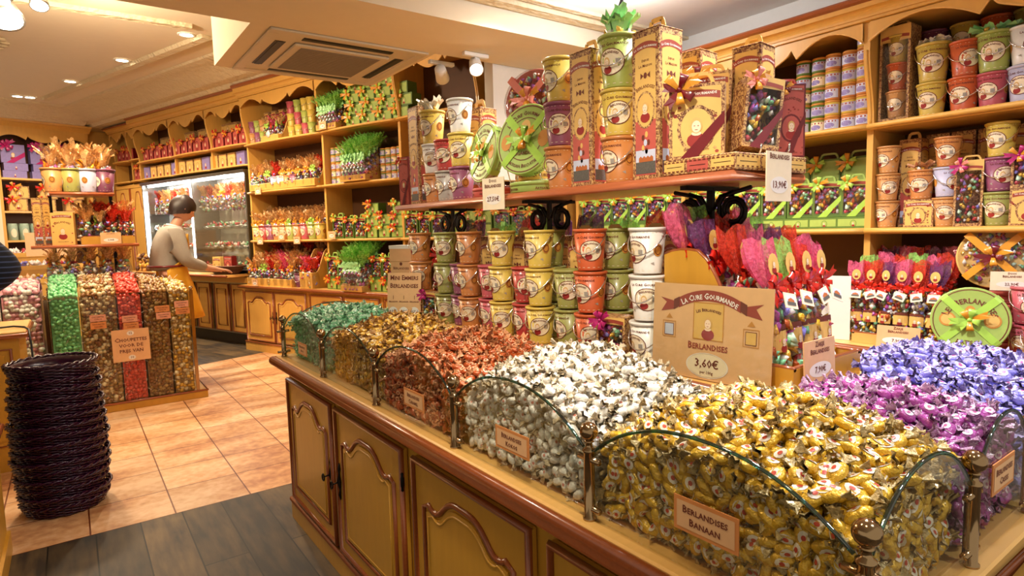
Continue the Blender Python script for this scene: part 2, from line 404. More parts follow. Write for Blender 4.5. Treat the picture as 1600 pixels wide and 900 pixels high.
# plaster cove and frame mouldings of the far room, running with its walls
b = MB(); pr = [(4.0, 2.96)]
for i in range(9):
    a = pi/2*i/8; pr.append((4.0-.46*sin(a)*1.0, 2.98+.13*(1-cos(a))))
b.prism([(4.36, 2.96)] + pr[:1] + [(3.90, 2.955), (3.86, 2.99), (3.80, 2.995)] + [(3.76-.3*i/6, 3.0+.09*sin(pi/2*i/6)) for i in range(7)] + [(3.40, 3.10), (3.38, 3.118), (4.36, 3.118)], 3.6, 10.7, 'y')
struct(b.build('trim_3', 'carved_plaster', rz=MR))
b = MB(); b.prism([(10.72, 2.96), (10.2, 2.955), (10.12, 2.995)] + [(10.08-.3*i/6, 3.0+.09*sin(pi/2*i/6)) for i in range(7)] + [(9.72, 3.10), (9.70, 3.118), (10.72, 3.118)], -6, 3.79, 'x')
struct(b.build('trim_4', 'carved_plaster', rz=MR))
def strip(name, x0, x1, y0, y1, z, F):
    q = MB(); lng = (y1-y0) > (x1-x0)
    if lng: q.prism([(x0, z), (x0+.02, z-.03), (x1-.05, z-.035), (x1, z-.012), (x1, z)], y0, y1, 'y')
    else: q.prism([(y0, z), (y0+.02, z-.03), (y1-.05, z-.035), (y1, z-.012), (y1, z)], x0, x1, 'x')
    return struct(q.build(name, 'carved_plaster', rz=ang(F)))
strip('trim_6', 3.02, 3.16, 5.5, 9.4, 3.119, 'M'); strip('trim_7', -1, 1.0, 5.93, 6.06, 3.119, 'W')
b = MB()
for k in range(24):
    a = 2*pi*k/24; b.ball((-.75+.42*cos(a), 7.3+.42*sin(a), 3.105), .05, 0, 6, sz=.3)
b.lathe([(.30, 3.11), (.30, 3.09), (.12, 3.075), (.02, 3.07)], 24, M=Matrix.Translation((-.75, 7.3, 0)))
struct(b.build('trim_8', 'carved_plaster'))

# air conditioner cassette
ac = thing('air_conditioner', 'square cream ceiling cassette air conditioner set in the dropped beam', 'air conditioner', (1.42, 3.89, 2.401))
b = MB(); h = .47
for (x0, x1, y0, y1) in ((-h, h, -h, -h+.06), (-h, h, h-.06, h), (-h, -h+.06, -h+.06, h-.06), (h-.06, h, -h+.06, h-.06)): b.box(x0, x1, y0, y1, -.014, 0, bev=.004)
b.box(-h+.06, h-.06, -h+.06, h-.06, -.008, 0)
b.build('frame', 'ac_plastic', ac)
b = MB(); b.box(-.29, .29, -.29, .29, -.024, -.009, bev=.006); g = b.build('grille', 'ac_plastic', ac)
b = MB()
for k in range(26): b.box(-.24, .24, -.245+k*.019, -.235+k*.019, -.027, -.0245)
b.box(-.245, .245, -.25, .25, -.0255, -.0245); b.build('mesh_screen', 'ac_dark', g)
for (x0, x1, y0, y1) in ((-.27, .27, -.395, -.335), (-.27, .27, .335, .395), (-.395, -.335, -.27, .27), (.335, .395, -.27, .27)):
    b = MB(); b.box(x0, x1, y0, y1, -.0095, -.0081); b.box((x0*3+x1)/4 if x1-x0 < .1 else x0, (x0+x1*3)/4 if x1-x0 < .1 else x1, (y0*3+y1)/4 if y1-y0 < .1 else y0, (y0+y1*3)/4 if y1-y0 < .1 else y1, -.012, -.0096)
    b.build('air_slot', 'black', ac)

# recessed downlights
def downlight(x, y, z, label, e, col, r=.055, group='recessed ceiling downlights', aim=None):
    t = thing('ceiling_light', label, 'ceiling light', (x, y, z), group=group)
    b = MB(); b.lathe([(r+.02, -.001), (r+.02, -.008), (r, -.010), (r-.002, -.002)], 20, caps=False); b.build('trim_ring', 'white_paint', t)
    b = MB(); b.lathe([(r-.002, -.002), (r-.003, -.004)], 16); b.build('bulb', 'lamp_glow', t)
    if e: lamp('downlight', 'SPOT', (x, y, z-.03), e, col, .06, 150, aim)
    return t
for q, (x, y, n, e) in enumerate(((1.0, 6.26, 'nearest the dropped beam', 60), (.585, 7.46, 'second from the dropped beam', 60), (.16, 8.72, 'third from the dropped beam', 50), (-.25, 9.9, 'right one of the far close pair', 40), (-.37, 9.9, 'left one of the far close pair', 0))):
    downlight(x, y, 3.119, 'round recessed ceiling light of the far room, '+n, e*2.0, WARM)
downlight(1.97, 2.74-.16, CN, 'round recessed light at the top edge above the beam', 42, MID)
# assumed overhead lights of the near ceiling, outside the frame, without fittings
for (x, y, e, c) in ((.3, 1.2, 14, WARM), (.2, .2, 14, WARM), (1.7, .8, 80, COOL), (1.9, 1.8, 60, MID), (3.0, .2, 40, COOL), (1.3, -.5, 34, COOL)):
    lamp('downlight', 'SPOT', (x, y, CN-.03), e, c, .06, 150)
FILL1 = lamp('spot', 'SPOT', (.35, .55, CN-.08), 60, MID, .05, 52, (1.2, 1.15, 1.0))  # added fill spot, no fixture seen; brightens the candy fronts and signs
FILL2 = lamp('spot', 'SPOT', (.45, 1.9, CN-.08), 34, MID, .05, 50, (1.25, 2.0, 1.15))  # second added fill spot, unseen; brightens the bucket wall
# cluster of three big round lamps, top left
t = thing('spot_cluster', 'cluster of bright round spot lamps at the top left corner', 'ceiling light', (-.11, 5.35, 2.86))
for (x, y, z, r) in ((-.165, -.0, .09, .115), (-.12, .0, -.085, .11), (.075, .05, 0.05, .055)):
    b = MB(); b.lathe([(r*.6, .12), (r, .03), (r*1.04, 0), (r*.98, .002)], 18, M=Matrix.Translation((x, y, z)) @ Matrix.Rotation(radians(-25), 4, 'X')); hd = b.build('lamp_head', 'steel', t)
    b = MB(); b.lathe([(r*.96, .004), (r*.9, .001)], 18, M=Matrix.Translation((x, y, z)) @ Matrix.Rotation(radians(-25), 4, 'X')); b.build('bulb', 'lamp_glow', hd)
b = MB(); b.tube([(-.1, .03, .1), (-.1, .05, .26)], .015); b.tube([(-.15, .03, .1), (.07, .06, .1)], .01); b.build('bracket', 'steel', t)
lamp('cluster_light', 'POINT', (-.11, 5.2, 2.75), 80, WARM, .1)
# white spots on tracks
def tracklight(x, y, z, aim, label, e, col, top):
    t = thing('track_light', label, 'spotlight', (x, y, z))
    d = (Vector(aim)-Vector((x, y, z))).to_track_quat('-Z', 'Y').to_matrix().to_4x4()
    b = MB(); b.lathe([(.033, .07), (.036, .065), (.045, -.035), (.040, -.035), (.038, -.02)], 20, M=d); hd = b.build('lamp_head', 'white_paint', t)
    b = MB(); b.lathe([(.038, -.022), (.037, -.026)], 16, M=d); b.build('bulb', 'lamp_glow', hd)
    b = MB(); b.tube([(0, 0, .03), (0, .0, top-z-.02)], .009); b.box(-.09, .09, -.018, .018, top-z-.025, top-z-.001, bev=.004); b.build('mount', 'white_paint', t)
    if e: lamp('spot', 'SPOT', Vector((x, y, z)) + (Vector(aim)-Vector((x, y, z))).normalized()*.05, e, col, .04, 95, aim)
tracklight(2.05, 3.55, 2.31, (2.6, 4.2, 1.9), 'white track spotlight under the beam, right beside the air conditioner', 0, MID, 2.40)
tracklight(2.14, 3.28, 2.315, (1.7, 2.4, 1.4), 'white track spotlight lit under the beam, left of the pillar', 26, MID, 2.40)
tracklight(2.42, 1.95, 2.44, (1.5, .9, 1.2), 'white spotlight at the top edge near the right shelves cornice', 55, COOL, CN)
t = thing('ceiling_bracket', 'pale metal ceiling bar with round plate above the tall boxes', 'light fitting', (2.36, 2.25, CN-.001))
b = MB(); b.box(-.22, .22, -.03, .03, -.03, 0, bev=.005); b.build('bar', 'steel', t)
lamp('fitting_glow', 'POINT', (2.36, 2.25, CN-.16), 11, COOL, .06)
b = MB(); b.lathe([(.07, -.045), (.075, -.04), (.075, -.031), (.02, -.0305)], 24); b.build('plate', 'steel', t)
b = MB(); b.tube([(0, 0, -.045), (0, 0, -.10), (-.015, 0, -.13)], .009); b.build('stem', 'iron', t)
# ------------------------------------------------------------------ cabinets
def ogee(w, h, x0=0, z0=0, k=1.0, n=10):
    """closed outline of a cathedral-top panel: (y, z) points"""
    p = [(-w/2, 0), (w/2, 0), (w/2, h*.86), (w/2*.86, h*.885)]
    for i in range(n+1):
        a = i/n; x = w/2*.80*(1-a); p.append((x, h*(.865+.135*(sin(pi/2*min(1, a*1.25))**2) - .022*sin(pi*min(1, a*2.2))*(a < .46))))
    q = [(-x, z) for x, z in p[::-1]]
    full = p[1:] + [c for c in q if c[0] < -1e-6][:-1] + [(-w/2, 0)]
    return [(x0+x, z0+z) for x, z in full]
def door(parent, x, y0, y1, z0, z1, mats=('yellow_wood', 'red_wood'), key=0, arch=True, t=.018, hinge=0):
    """door on a face looking along -x, spanning y0..y1"""
    b = MB(); b.box(x-t, x, y0, y1, z0, z1, 0, bev=.004)
    e = .007; b.tube([(x-t, y0+e, z0+e), (x-t, y1-e, z0+e), (x-t, y1-e, z1-e), (x-t, y0+e, z1-e)], .0115, 6, 1, closed=True)
    d = b.build('door', mats, parent)
    w = (y1-y0)-.13; h = (z1-z0)-.13; yc = (y0+y1)/2
    pts = ogee(w, h, yc, z0+.065) if arch else [(yc-w/2, z0+.065), (yc+w/2, z0+.065), (yc+w/2, z0+.065+h), (yc-w/2, z0+.065+h)]
    b = MB(); b.tube([(x-t-.001, a, c) for a, c in pts], .0085, 6, 1, closed=True)
    pi_ = ogee(w-.035, h-.03, yc, z0+.08) if arch else [(yc-w/2+.017, z0+.082), (yc+w/2-.017, z0+.082), (yc+w/2-.017, z0+.048+h), (yc-w/2+.017, z0+.048+h)]
    b.prism(pi_, x-t-.006, x-t, 'x', 0); b.tube([(x-t-.005, a, c) for a, c in (ogee(w-.06, h-.055, yc, z0+.092) if arch else pi_)], .004, 6, 0, closed=True)
    b.build('panel', mats, d)
    if key:
        yk = y1-.025 if key > 0 else y0+.025; zk = z0+(z1-z0)*.5
        b = MB(); b.tube([(x-t-.003, yk, zk-.07), (x-t-.005, yk+.003, zk-.05), (x-t-.004, yk-.002, zk-.03), (x-t-.006, yk, zk), (x-t-.004, yk+.003, zk+.03), (x-t-.005, yk-.002, zk+.05), (x-t-.003, yk, zk+.07)], [.002, .006, .003, .009, .003, .006, .002], 6)
        b.build('escutcheon', 'iron', d)
        b = MB(); b.tube([(x-t-.005, yk, zk), (x-t-.035, yk, zk-.004)], .003)
        b.tube([(x-t-.035-.0*cos(a), yk+.012*sin(a), zk-.004+.013*cos(a)-.0) for a in [2*pi*i/10 for i in range(10)]], .0028, 5, closed=True)
        b.build('key', 'iron', d)
    if hinge:
        yk = y0+.002 if hinge < 0 else y1-.002
        for zk in (z1-.10, z0+.10):
            b = MB(); b.lathe([(.001, -.03), (.005, -.026), (.004, -.018), (.006, -.012), (.006, .012), (.004, .018), (.005, .026), (.001, .03)], 8, M=Matrix.Translation((x-t-.004, yk, zk))); b.build('hinge', 'iron', d)
    return d

# ------------------------------------------------------------------ the candy island
X0, X1, Y0_, Y1_ = .76, 2.06, .335, 2.80
TOP = .76
isl = thing('candy_counter', 'large yellow wooden candy counter with brown edge, glass bins and brass posts', 'counter', (1.4, 1.55, 0))
def IB(b, name, m, par=isl):
    o = b.build(name, m, par); 
    if par is isl: o.location = (-1.4, -1.55, 0)
    return o
b = MB(); b.box(X0+.005, X1, Y0_, Y1_, .0, .735, 0); IB(b, 'body', 'yellow_wood')
b = MB(); b.box(X0-.015, X1+.015, Y0_-.015, Y1_+.015, .0, .085, 0); b.tube([(X0-.012, Y0_-.012, .088), (X0-.012, Y1_+.012, .088), (X1+.012, Y1_+.012, .088), (X1+.012, Y0_-.012, .088)], .012, 8, 1, closed=True)
IB(b, 'plinth', ('yellow_wood', 'red_wood'))
b = MB(); b.box(.722, X1+.04, .297, Y1_+.04, .735, TOP, 0, bev=.004)
r_ = .7125; b.tube([(r_, .2875, .7365), (r_, Y1_+.045, .7365), (X1+.05, Y1_+.045, .7365), (X1+.05, .2875, .7365)], .021, 12, 1, closed=True)
b.tube([(r_+.02, .305, .716), (r_+.02, Y1_+.03, .716), (X1+.03, Y1_+.03, .716), (X1+.03, .305, .716)], .012, 8, 1, closed=True)
IB(b, 'counter_top', ('pine', 'red_wood'))
for (ya, yb, k, hg) in ((2.205, 2.765, -1, 1), (1.60, 2.165, 1, -1), (.985, 1.535, 0, 1), (.375, .925, 0, -1)):
    d = door(isl, X0+.004, ya, yb, .115, .668, key=k, hinge=hg)
    d.location = (-1.4, -1.55, 0)
# pedestal (raised ledge)
LX0, LX1, LY0, LY1, LZ = 1.205, 1.625, .665, 2.66, .92
b = MB(); b.box(LX0+.015, LX1-.015, LY0+.015, LY1-.015, TOP, .90); IB(b, 'pedestal', 'yellow_wood')
b = MB(); b.box(LX0+.012, LX1-.012, LY0+.012, LY1-.012, .898, LZ, 0)
b.tube([(LX0+.008, LY0+.008, .908), (LX0+.008, LY1-.008, .908), (LX1-.008, LY1-.008, .908), (LX1-.008, LY0+.008, .908)], .0115, 10, 1, closed=True)
b.tube([(LX0+.014, LY0+.014, .891), (LX0+.014, LY1-.014, .891), (LX1-.014, LY1-.014, .891), (LX1-.014, LY0+.014, .891)], .008, 8, 1, closed=True)
IB(b, 'pedestal_top', ('pine', 'red_wood'))
# upper shelf with scrolled iron supports
SX0, SX1, SY0, SY1, SZ0, SZ = 1.245, 1.565, .84, 2.64, 1.398, 1.425
sh = thing('display_shelf', 'long brown edged display shelf on black scrolled iron above the bucket wall', 'shelf', (1.405, 1.7, LZ))
def SB(b, name, m): o = b.build(name, m, sh); o.location = (-1.405, -1.7, -LZ); return o
b = MB(); b.box(SX0+.012, SX1-.012, SY0+.012, SY1-.012, SZ0+.004, SZ, 0, bev=.003)
b.tube([(SX0+.01, SY0+.01, SZ-.012), (SX0+.01, SY1-.01, SZ-.012), (SX1-.01, SY1-.01, SZ-.012), (SX1-.01, SY0+.01, SZ-.012)], .0125, 10, 0, closed=True)
SB(b, 'board', 'shelf_wood')
for yy in (1.02, 1.7, 2.38):
    b = MB()
    b.box(1.40, 1.41, yy-.012, yy+.012, LZ, SZ0, bev=.003); b.box(1.29, 1.52, yy-.01, yy+.01, SZ0-.008, SZ0+.003)
    for sgn in (-1, 1):
        for q, (c, R) in enumerate((((yy+sgn*.07, 1.335), .05), ((yy+sgn*.07, 1.335), .036))):
            b.tube([(1.405, c[0]+R*(1-.035*k)*cos(pi/2+sgn*(.6*k)), c[1]+R*(1-.035*k)*sin(pi/2+sgn*(.6*k))) for k in range(15)], .006, 6)
        b.tube([(1.405, yy, SZ0-.07), (1.405, yy+sgn*.03, SZ0-.025), (1.405, yy+sgn*.12, SZ0-.006)], .006, 6)
    SB(b, 'scroll_support', 'iron')

# brass posts and arched panes
def post(x, y, zb=TOP, par=isl):
    b = MB(); T = Matrix.Translation((x, y, zb))
    b.lathe([(.0135, 0), (.0135, .004), (.0105, .006), (.0105, .128), (.0125, .130), (.0125, .134), (.007, .138), (.006, .146), (.010, .149), (.006, .152)], 16, M=T)
    b.ball((x, y, zb+.168), .0175, n=20)
    o = IB(b, 'brass_post', 'brass', par); return o
def clips(b, x, y, ax):
    for z in (.022, .115):
        d = .027
        if ax == 'y': b.tube([(x, y-d, TOP+z), (x, y+d, TOP+z)], .006, 8)
        else: b.tube([(x-d, y, TOP+z), (x+d, y, TOP+z)], .006, 8)
    return b
def pane(a, bb, fixed, ax, z0=TOP+.004, zs=.895, zp=.977, t=.0025, name='glass_pane'):
    """arched pane between a and bb along ax, at coordinate fixed on the other axis"""
    L_ = bb-a; n = 22; pts = [(a, z0), (bb, z0), (bb, zs)]
    for i in range(1, n):
        q = i/n; pts.append((bb-L_*q, zs+(zp-zs)*(1-abs(2*q-1)**2.3)))
    pts.append((a, zs))
    b = MB(); b.prism(pts, fixed-t, fixed+t, 'x' if ax == 'y' else 'y', 0)
    rim = [(p, z) for p, z in pts[2:]]
    b.tube([((fixed, p, z) if ax == 'y' else (p, fixed, z)) for p, z in rim], .0032, 6, 1)
    return IB(b, name, ('glass', 'glass_edge'))
PYS = [.32, .803, 1.2925, 1.778, 2.272, 2.79]
PX = .747
for i, y in enumerate(PYS):
    post(PX, y)
    b = MB(); clips(b, PX, y, 'y')
    if i in (0, 5): clips(b, PX, y, 'x')
    IB(b, 'glass_clip', 'brass')
for i in range(5): pane(PYS[i]+.014, PYS[i+1]-.014, PX, 'y')
PXE = [.747, 1.10, 1.385, 1.72, 2.05]
for i, x in enumerate(PXE[1:]):
    post(x, .32); IB(clips(MB(), x, .32, 'x'), 'glass_clip', 'brass')
for i in range(4): pane(PXE[i]+.014, PXE[i+1]-.014, .32, 'x')
for a, c in ((.761, 1.2), (1.63, 2.04)): pane(a, c, 2.79, 'x', zp=.985)
pane(1.22, 1.61, 2.79, 'x', zp=.95)
for x in (1.21, 1.62, 2.05): post(x, 2.79)
post(1.515, .60)
# dividers between bins
for y in PYS[1:5]:
    b = MB(); b.prism([(.765, TOP+.003), (LX0+.012, TOP+.003), (LX0+.012, .925), (1.08, .94), (.95, .935), (.84, .91), (.79, .88), (.765, .86)], y-.002, y+.002, 'y', 0)
    b.tube([(LX0+.012, y, .925), (1.08, y, .94), (.95, y, .935), (.84, y, .91), (.79, y, .88)], .003, 6, 1); IB(b, 'glass_divider', ('glass', 'glass_edge'))
for x in (1.10, 1.385, 1.72):
    b = MB(); b.prism([(.335, TOP+.003), (LY0+.01 if x < 1.6 else .9, TOP+.003), (LY0+.01 if x < 1.6 else .9, .90), (.45, .91), (.335, .87)], x-.002, x+.002, 'x', 0); IB(b, 'glass_divider', ('glass', 'glass_edge'))

# name cards in the bins
def card(loc, rz, w, h, lines, label, sizes=None, m=('paper_orange', 'paper', 'print_brown'), name='name_card', cat='label card', tilt=0, group=None):
    b = MB(); b.box(-.001, .001, -w/2, w/2, -h/2, h/2, 0); D = Dec(b, front(-.0012))
    D.rect(-w/2+.006, w/2-.006, -h/2+.006, h/2-.006, 1, 1, 1)
    n = len(lines)
    for i, t in enumerate(lines):
        sz = (sizes[i] if sizes else h*.30); D.text(t, 0, h*.5-(i+1)*h/(n+1), sz, 2, 3, wmax=w*.86)
    return tag(b.build(name, m, loc=loc, rot=(0, tilt, rz)), label, cat, group)
card((.7425, .546, .853), 0, .115, .055, ['Berlandises', 'Banaan'], 'orange name card reading Berlandises Banaan on the front glass')
card((.7425, 1.041, .843), 0, .122, .05, ['Berlandises', 'Kokos'], 'orange name card reading Berlandises Kokos on the front glass')
card((.7425, 1.505, .837), 0, .12, .05, ['Berlandises', 'Caramel'], 'orange name card on the glass before the copper candies')
card((.7425, 2.50, .835), 0, .11, .05, ['Berlandises', 'Munt'], 'orange name card on the glass before the green candies')
card((1.222, .3155, .878), pi/2, .105, .053, ['Berlandises', 'Cassis'], 'orange name card on the glass before the purple candies')
# ------------------------------------------------------------------ wrapped candies
def candy_mesh(seed, L=.030, R=.0095, fl=.0155, flat=.8):
    """wrapped candy lying along x: rounded body, pinched necks, crumpled fan ends; 0 wrap, 1 ends, 2 label, 3 print"""
    rnd = random.Random(seed); n = 10; b = MB()
    st = [(-L/2-fl, .0125, 1), (-L/2-fl*.55, .0075, 1), (-L/2-.0005, .0030, 1), (-L*.40, R*.72, 0), (-L*.2, R, 0), (L*.2, R, 0), (L*.40, R*.72, 0), (L/2+.0005, .0030, 1), (L/2+fl*.55, .0075, 1), (L/2+fl, .0125, 1)]
    vs = []; fs = []; mi = []
    tw = [rnd.uniform(0, pi), rnd.uniform(0, pi)]
    for j, (x, r, e) in enumerate(st):
        for k in range(n):
            a = 2*pi*k/n; rr = r*(1+rnd.uniform(-.10, .10)); yy = rr*cos(a); zz = rr*sin(a)*flat
            xx = x
            if e and r > .004:
                zz *= .30; zz += .0022*(1 if k % 2 else -1)*(r/.011); xx += rnd.uniform(-.002, .002)
                t = tw[0 if j < 5 else 1]*.8; yy, zz = yy*cos(t)-zz*sin(t), yy*sin(t)+zz*cos(t)
            vs.append((xx, yy, zz))
    for j in range(len(st)-1):
        for k in range(n):
            fs.append((j*n+k, j*n+(k+1) % n, (j+1)*n+(k+1) % n, (j+1)*n+k))
            mi.append(1 if st[j][2] and st[j+1][2] and j not in () else (1 if j in (2, 6) and False else 0))
    b.add(vs, fs, mi, None, True)
    # oval label and its small print on both broad sides
    for sg in (1, -1):
        for (rx, ry, m, l) in ((L*.27, R*.62, 2, .0006), (L*.11, R*.26, 3, .0010)):
            o = [(0, 0, sg*(R*flat+l))]
            for k in range(10):
                a = 2*pi*k/10; y = ry*sin(a); o.append((rx*cos(a), y, sg*(sqrt(max(0, 1-(y/R)**2))*R*flat+l)))
            b.add(o, [(0, 1+k, 1+(k+1) % 10) for k in range(10)], m)
    return b
CANDY = dict(
    yellow=('#E3B52C', '#C8AE74', '#EFE6D6', '#C2452A', .040, .0125), white=('#F0EAE0', '#CBB896', '#F4F0EA', '#D98A78', .030, .0118),
    purple=('#AC489F', '#C79CC0', '#F6E6F0', '#B8508A', .030, .0112), blue=('#8C86DC', '#9C8FC0', '#D8D4F4', '#B04A8A', .042, .0122),
    copper=('#BC5622', '#E09A68', '#E6B088', '#8A2A12', .030, .0108), gold=('#E2B040', '#C99858', '#EBD9A8', '#B0702A', .034, .0112),
    green=('#7CC494', '#B6E2BC', '#C6E6CC', '#4E8A5A', .032, .0115), red=('#C23A4A', '#D9848C', '#F0DCDC', '#8A1A2A', .030, .0108))
for k, c in CANDY.items():
    mat('candy_'+k, c[0], .26, metal=.25 if k in ('yellow', 'gold', 'copper') else .0, var=.2 if k in ('white', 'blue') else .25, scale=120, bump=.5, coat=.6)
    mat('candy_ends_'+k, c[1], .3, metal=.1, var=.35, scale=200, bump=.6, coat=.4, alpha=.93 if 0 else None)
    mat('candy_label_'+k, c[2], .4, var=.06, scale=200, coat=.3); mat('candy_print_'+k, c[3], .4)
    mat('candy_deep_'+k, tuple(x*.45 for x in lin(c[0])[:3])+(1,), .5, var=.5, scale=90, bump=1)  # wrapper colour darkened: shade between candies put into the heap core
def candy_variants(kind, nv=5):
    c = CANDY[kind]; out = []
    for i in range(nv):
        b = candy_mesh(hash(kind) % 97 + i*13 if 0 else sum(map(ord, kind))+i*13, c[4]*(.95+.05*i/nv), c[5], flat=.78)
        me = b.mesh('wrapped_candy')
        for m in ('candy_', 'candy_ends_', 'candy_label_', 'candy_print_'): me.materials.append(MATS[m+kind])
        out.append((me, b))
    return out
ISL_GROUPS = {}
def heap(kind, xr, yr, zf, label, group, seed, top=.95, faces=(), n1=300, spacing=.0235, base=TOP):
    """heap of wrapped candies: surface z = zf(x, y); faces = planes of candies pressed to glass"""
    rnd = random.Random(seed); var = candy_variants(kind); spots = []
    x0, x1 = xr; y0, y1 = yr
    for lay, dz in ((0, 0), (1, -.012), (2, -.022)):
        nx = int((x1-x0)/spacing); ny = int((y1-y0)/spacing)
        for i in range(nx):
            for j in range(ny):
                x = x0+.014+(x1-x0-.028)*(i+.5+rnd.uniform(-.45, .45)+.5*lay*.5)/nx; y = y0+.014+(y1-y0-.028)*(j+.5+rnd.uniform(-.45, .45))/ny
                x = min(x1-.012, x); z = zf(x, y)+dz+rnd.uniform(-.006, .008)
                ti = .55
                spots.append((x, y, z, (rnd.uniform(-ti, ti)+(pi if rnd.random() < .15 else 0), rnd.uniform(-ti, ti), rnd.uniform(0, 2*pi)), lay))
    for (ax, c, sg) in faces:      # a wall of candies just inside a pane
        a0, a1 = (yr if ax == 'x' else xr)
        for lay in (0, 1):
            nu = int((a1-a0)/.026)
            for i in range(nu):
                u = a0+.012+(a1-a0-.024)*(i+.5)/nu; zt = (zf(c, u) if ax == 'x' else zf(u, c))
                nz = int((zt-base-.01)/.021)
                for j in range(nz):
                    uu = u+rnd.uniform(-.009, .009); z = base+.014+(zt-base-.02)*(j+.5)/nz+rnd.uniform(-.007, .007)
                    d = .013+.014*lay+rnd.uniform(0, .006); th = rnd.uniform(0, 2*pi)
                    R = (Matrix.Rotation(rnd.uniform(-.4, .4), 4, 'Z') @ Matrix.Rotation(pi/2, 4, 'Y') if ax == 'x' else Matrix.Rotation(rnd.uniform(-.4, .4), 4, 'Z') @ Matrix.Rotation(pi/2, 4, 'X')) @ Matrix.Rotation(th, 4, 'Z') @ Matrix.Rotation(rnd.uniform(0, 2*pi), 4, 'X')
                    P = (c+sg*d, uu, z) if ax == 'x' else (uu, c+sg*d, z)
                    spots.append((*P, tuple(R.to_euler()), lay))
    spots.sort(key=lambda s: (s[4], (s[0]**2+s[1]**2+(s[2]-EYE)**2)))
    for i, s in enumerate(spots[:n1]):
        o = bpy.data.objects.new(kind+'_wrapped_candy', var[rnd.randrange(5)][0]); COL.objects.link(o)
        o.location = s[:3]; o.rotation_euler = s[3]; o['label'] = label; o['category'] = 'candy'; o['group'] = group
    b = MB()
    for s in spots[n1:]:
        v = var[rnd.randrange(5)][1]; M = Matrix.Translation(s[:3]) @ Matrix(Eul(s[3]))
        b.add(v.v, v.f, v.m, M, True)
    # packed lower part of the same heap
    nx = max(6, int((x1-x0)/.02)); ny = max(6, int((y1-y0)/.02)); vs = []; fs = []
    G = lambda i, j: (x0+.03+(x1-x0-.06)*i/nx, y0+.03+(y1-y0-.06)*j/ny)
    for j in range(ny+1):
        for i in range(nx+1):
            x, y = G(i, j); vs.append((x, y, zf(x, y)-.028+rnd.uniform(-.004, .004)))
    fs = [(j*(nx+1)+i, j*(nx+1)+i+1, (j+1)*(nx+1)+i+1, (j+1)*(nx+1)+i) for j in range(ny) for i in range(nx)]
    b.add(vs, fs, 4); o = len(vs)
    ring = [(i, 0) for i in range(nx)]+[(nx, j) for j in range(ny)]+[(i, ny) for i in range(nx, 0, -1)]+[(0, j) for j in range(ny, 0, -1)]
    tv = [vs[j*(nx+1)+i] for i, j in ring]; bv = [(p[0], p[1], base+.004) for p in tv]; m_ = len(ring)
    b.add(tv+bv, [(k, (k+1) % m_, m_+(k+1) % m_, m_+k) for k in range(m_)], 4)
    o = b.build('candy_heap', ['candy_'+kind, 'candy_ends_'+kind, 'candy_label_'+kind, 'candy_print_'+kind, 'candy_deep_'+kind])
    tag(o, 'packed lower layers of the heap of '+group, 'candies', kind='stuff')
from mathutils import Euler
def Eul(e): return Euler(e).to_matrix().to_4x4()
def dome(x0, x1, y0, y1, ze, zp, px=.5, py=.5, e=2.2):
    """heap surface, ze at the rim and zp at the peak (px, py in 0..1)"""
    def f(x, y):
        a = (x-x0)/(x1-x0); c = (y-y0)/(y1-y0)
        a = (a-px)/(1-px) if a > px else (px-a)/px; c = (c-py)/(1-py) if c > py else (py-c)/py
        a = min(1, max(0, a)); c = min(1, max(0, c))
        return ze+(zp-ze)*(1-a**e)*(1-c**e)+.008*noise.noise((x*14, y*14, ze*9))
    return f
def lerpz(f, g): return lambda x, y: max(f(x, y), g(x, y))
xi, xo = .762, LX0-.004
def binz(y0, y1, glass=.955, peak=1.0, back=.865, px=.50):
    """candies reach glass height at the pane, rise, then fall to the pedestal; lower at the dividers"""
    def f(x, y):
        a = (x-xi)/(xo-xi); c = abs((y-(y0+y1)/2)/((y1-y0)/2))
        fr = .885+(glass-.885)*(1-c**2.3)
        pk = .93+(peak-.93)*(1-c**2.0)
        bk = back+.015*(1-c**2)
        z = fr+(pk-fr)*sin(pi/2*min(1, a/px)) if a < px else bk+(pk-bk)*cos(pi/2*(a-px)/(1-px))
        return z+.010*noise.noise((x*13, y*13, .3))
    return f
heap('white', (xi, xo), (PYS[1]+.004, PYS[2]-.004), binz(PYS[1], PYS[2], .955, 1.012), 'white wrapped candy with a small pink mark, in the heap behind the Kokos card', 'white candies behind the Kokos card', 11, faces=(('x', xi, 1),))
heap('copper', (xi, xo), (PYS[2]+.004, PYS[3]-.004), binz(PYS[2], PYS[3], .945, .99), 'copper brown foil wrapped candy in the heap between the white and the gold ones', 'copper brown candies between white and gold', 12, faces=(('x', xi, 1),))
heap('gold', (xi, xo), (PYS[3]+.004, PYS[4]-.004), binz(PYS[3], PYS[4], .93, .99), 'gold and tan wrapped candy in the heap between the copper and the green ones', 'gold candies between copper and green', 13, faces=(('x', xi+.02, 1),))
heap('green', (xi, xo), (PYS[4]+.004, PYS[5]-.01), binz(PYS[4], PYS[5], .95, .985), 'pale green wrapped candy in the far bin of the counter', 'pale green candies in the far bin', 14, faces=(('x', xi+.02, 1),))
def yz(x, y):
    # corner heap: bounded by the front pane, the end pane and the pedestal corner
    c = min(1, max(0, (y-.32)/.483)); a = min(1, max(0, (x-.75)/.45))
    rim = min(.955, .885+.10*sin(pi*min(1, c))) if a < .1 else .95
    fx = .925+.062*sin(pi/2*min(1, a/.45))*1.0-(.05*max(0, (a-.6)/.4))
    fy = sin(pi*min(1, max(0, c)))**.6 if 0 < c < 1 else 0
    return .895+(fx-.895)*fy+.010*noise.noise((x*13, y*13, 2.3))
heap('yellow', (xi, 1.098), (.336, PYS[1]-.004), yz, 'yellow wrapped candy with white label and red print, behind the Banaan card', 'yellow candies behind the Banaan card', 15, faces=(('x', xi, 1), ('y', .334, 1)))
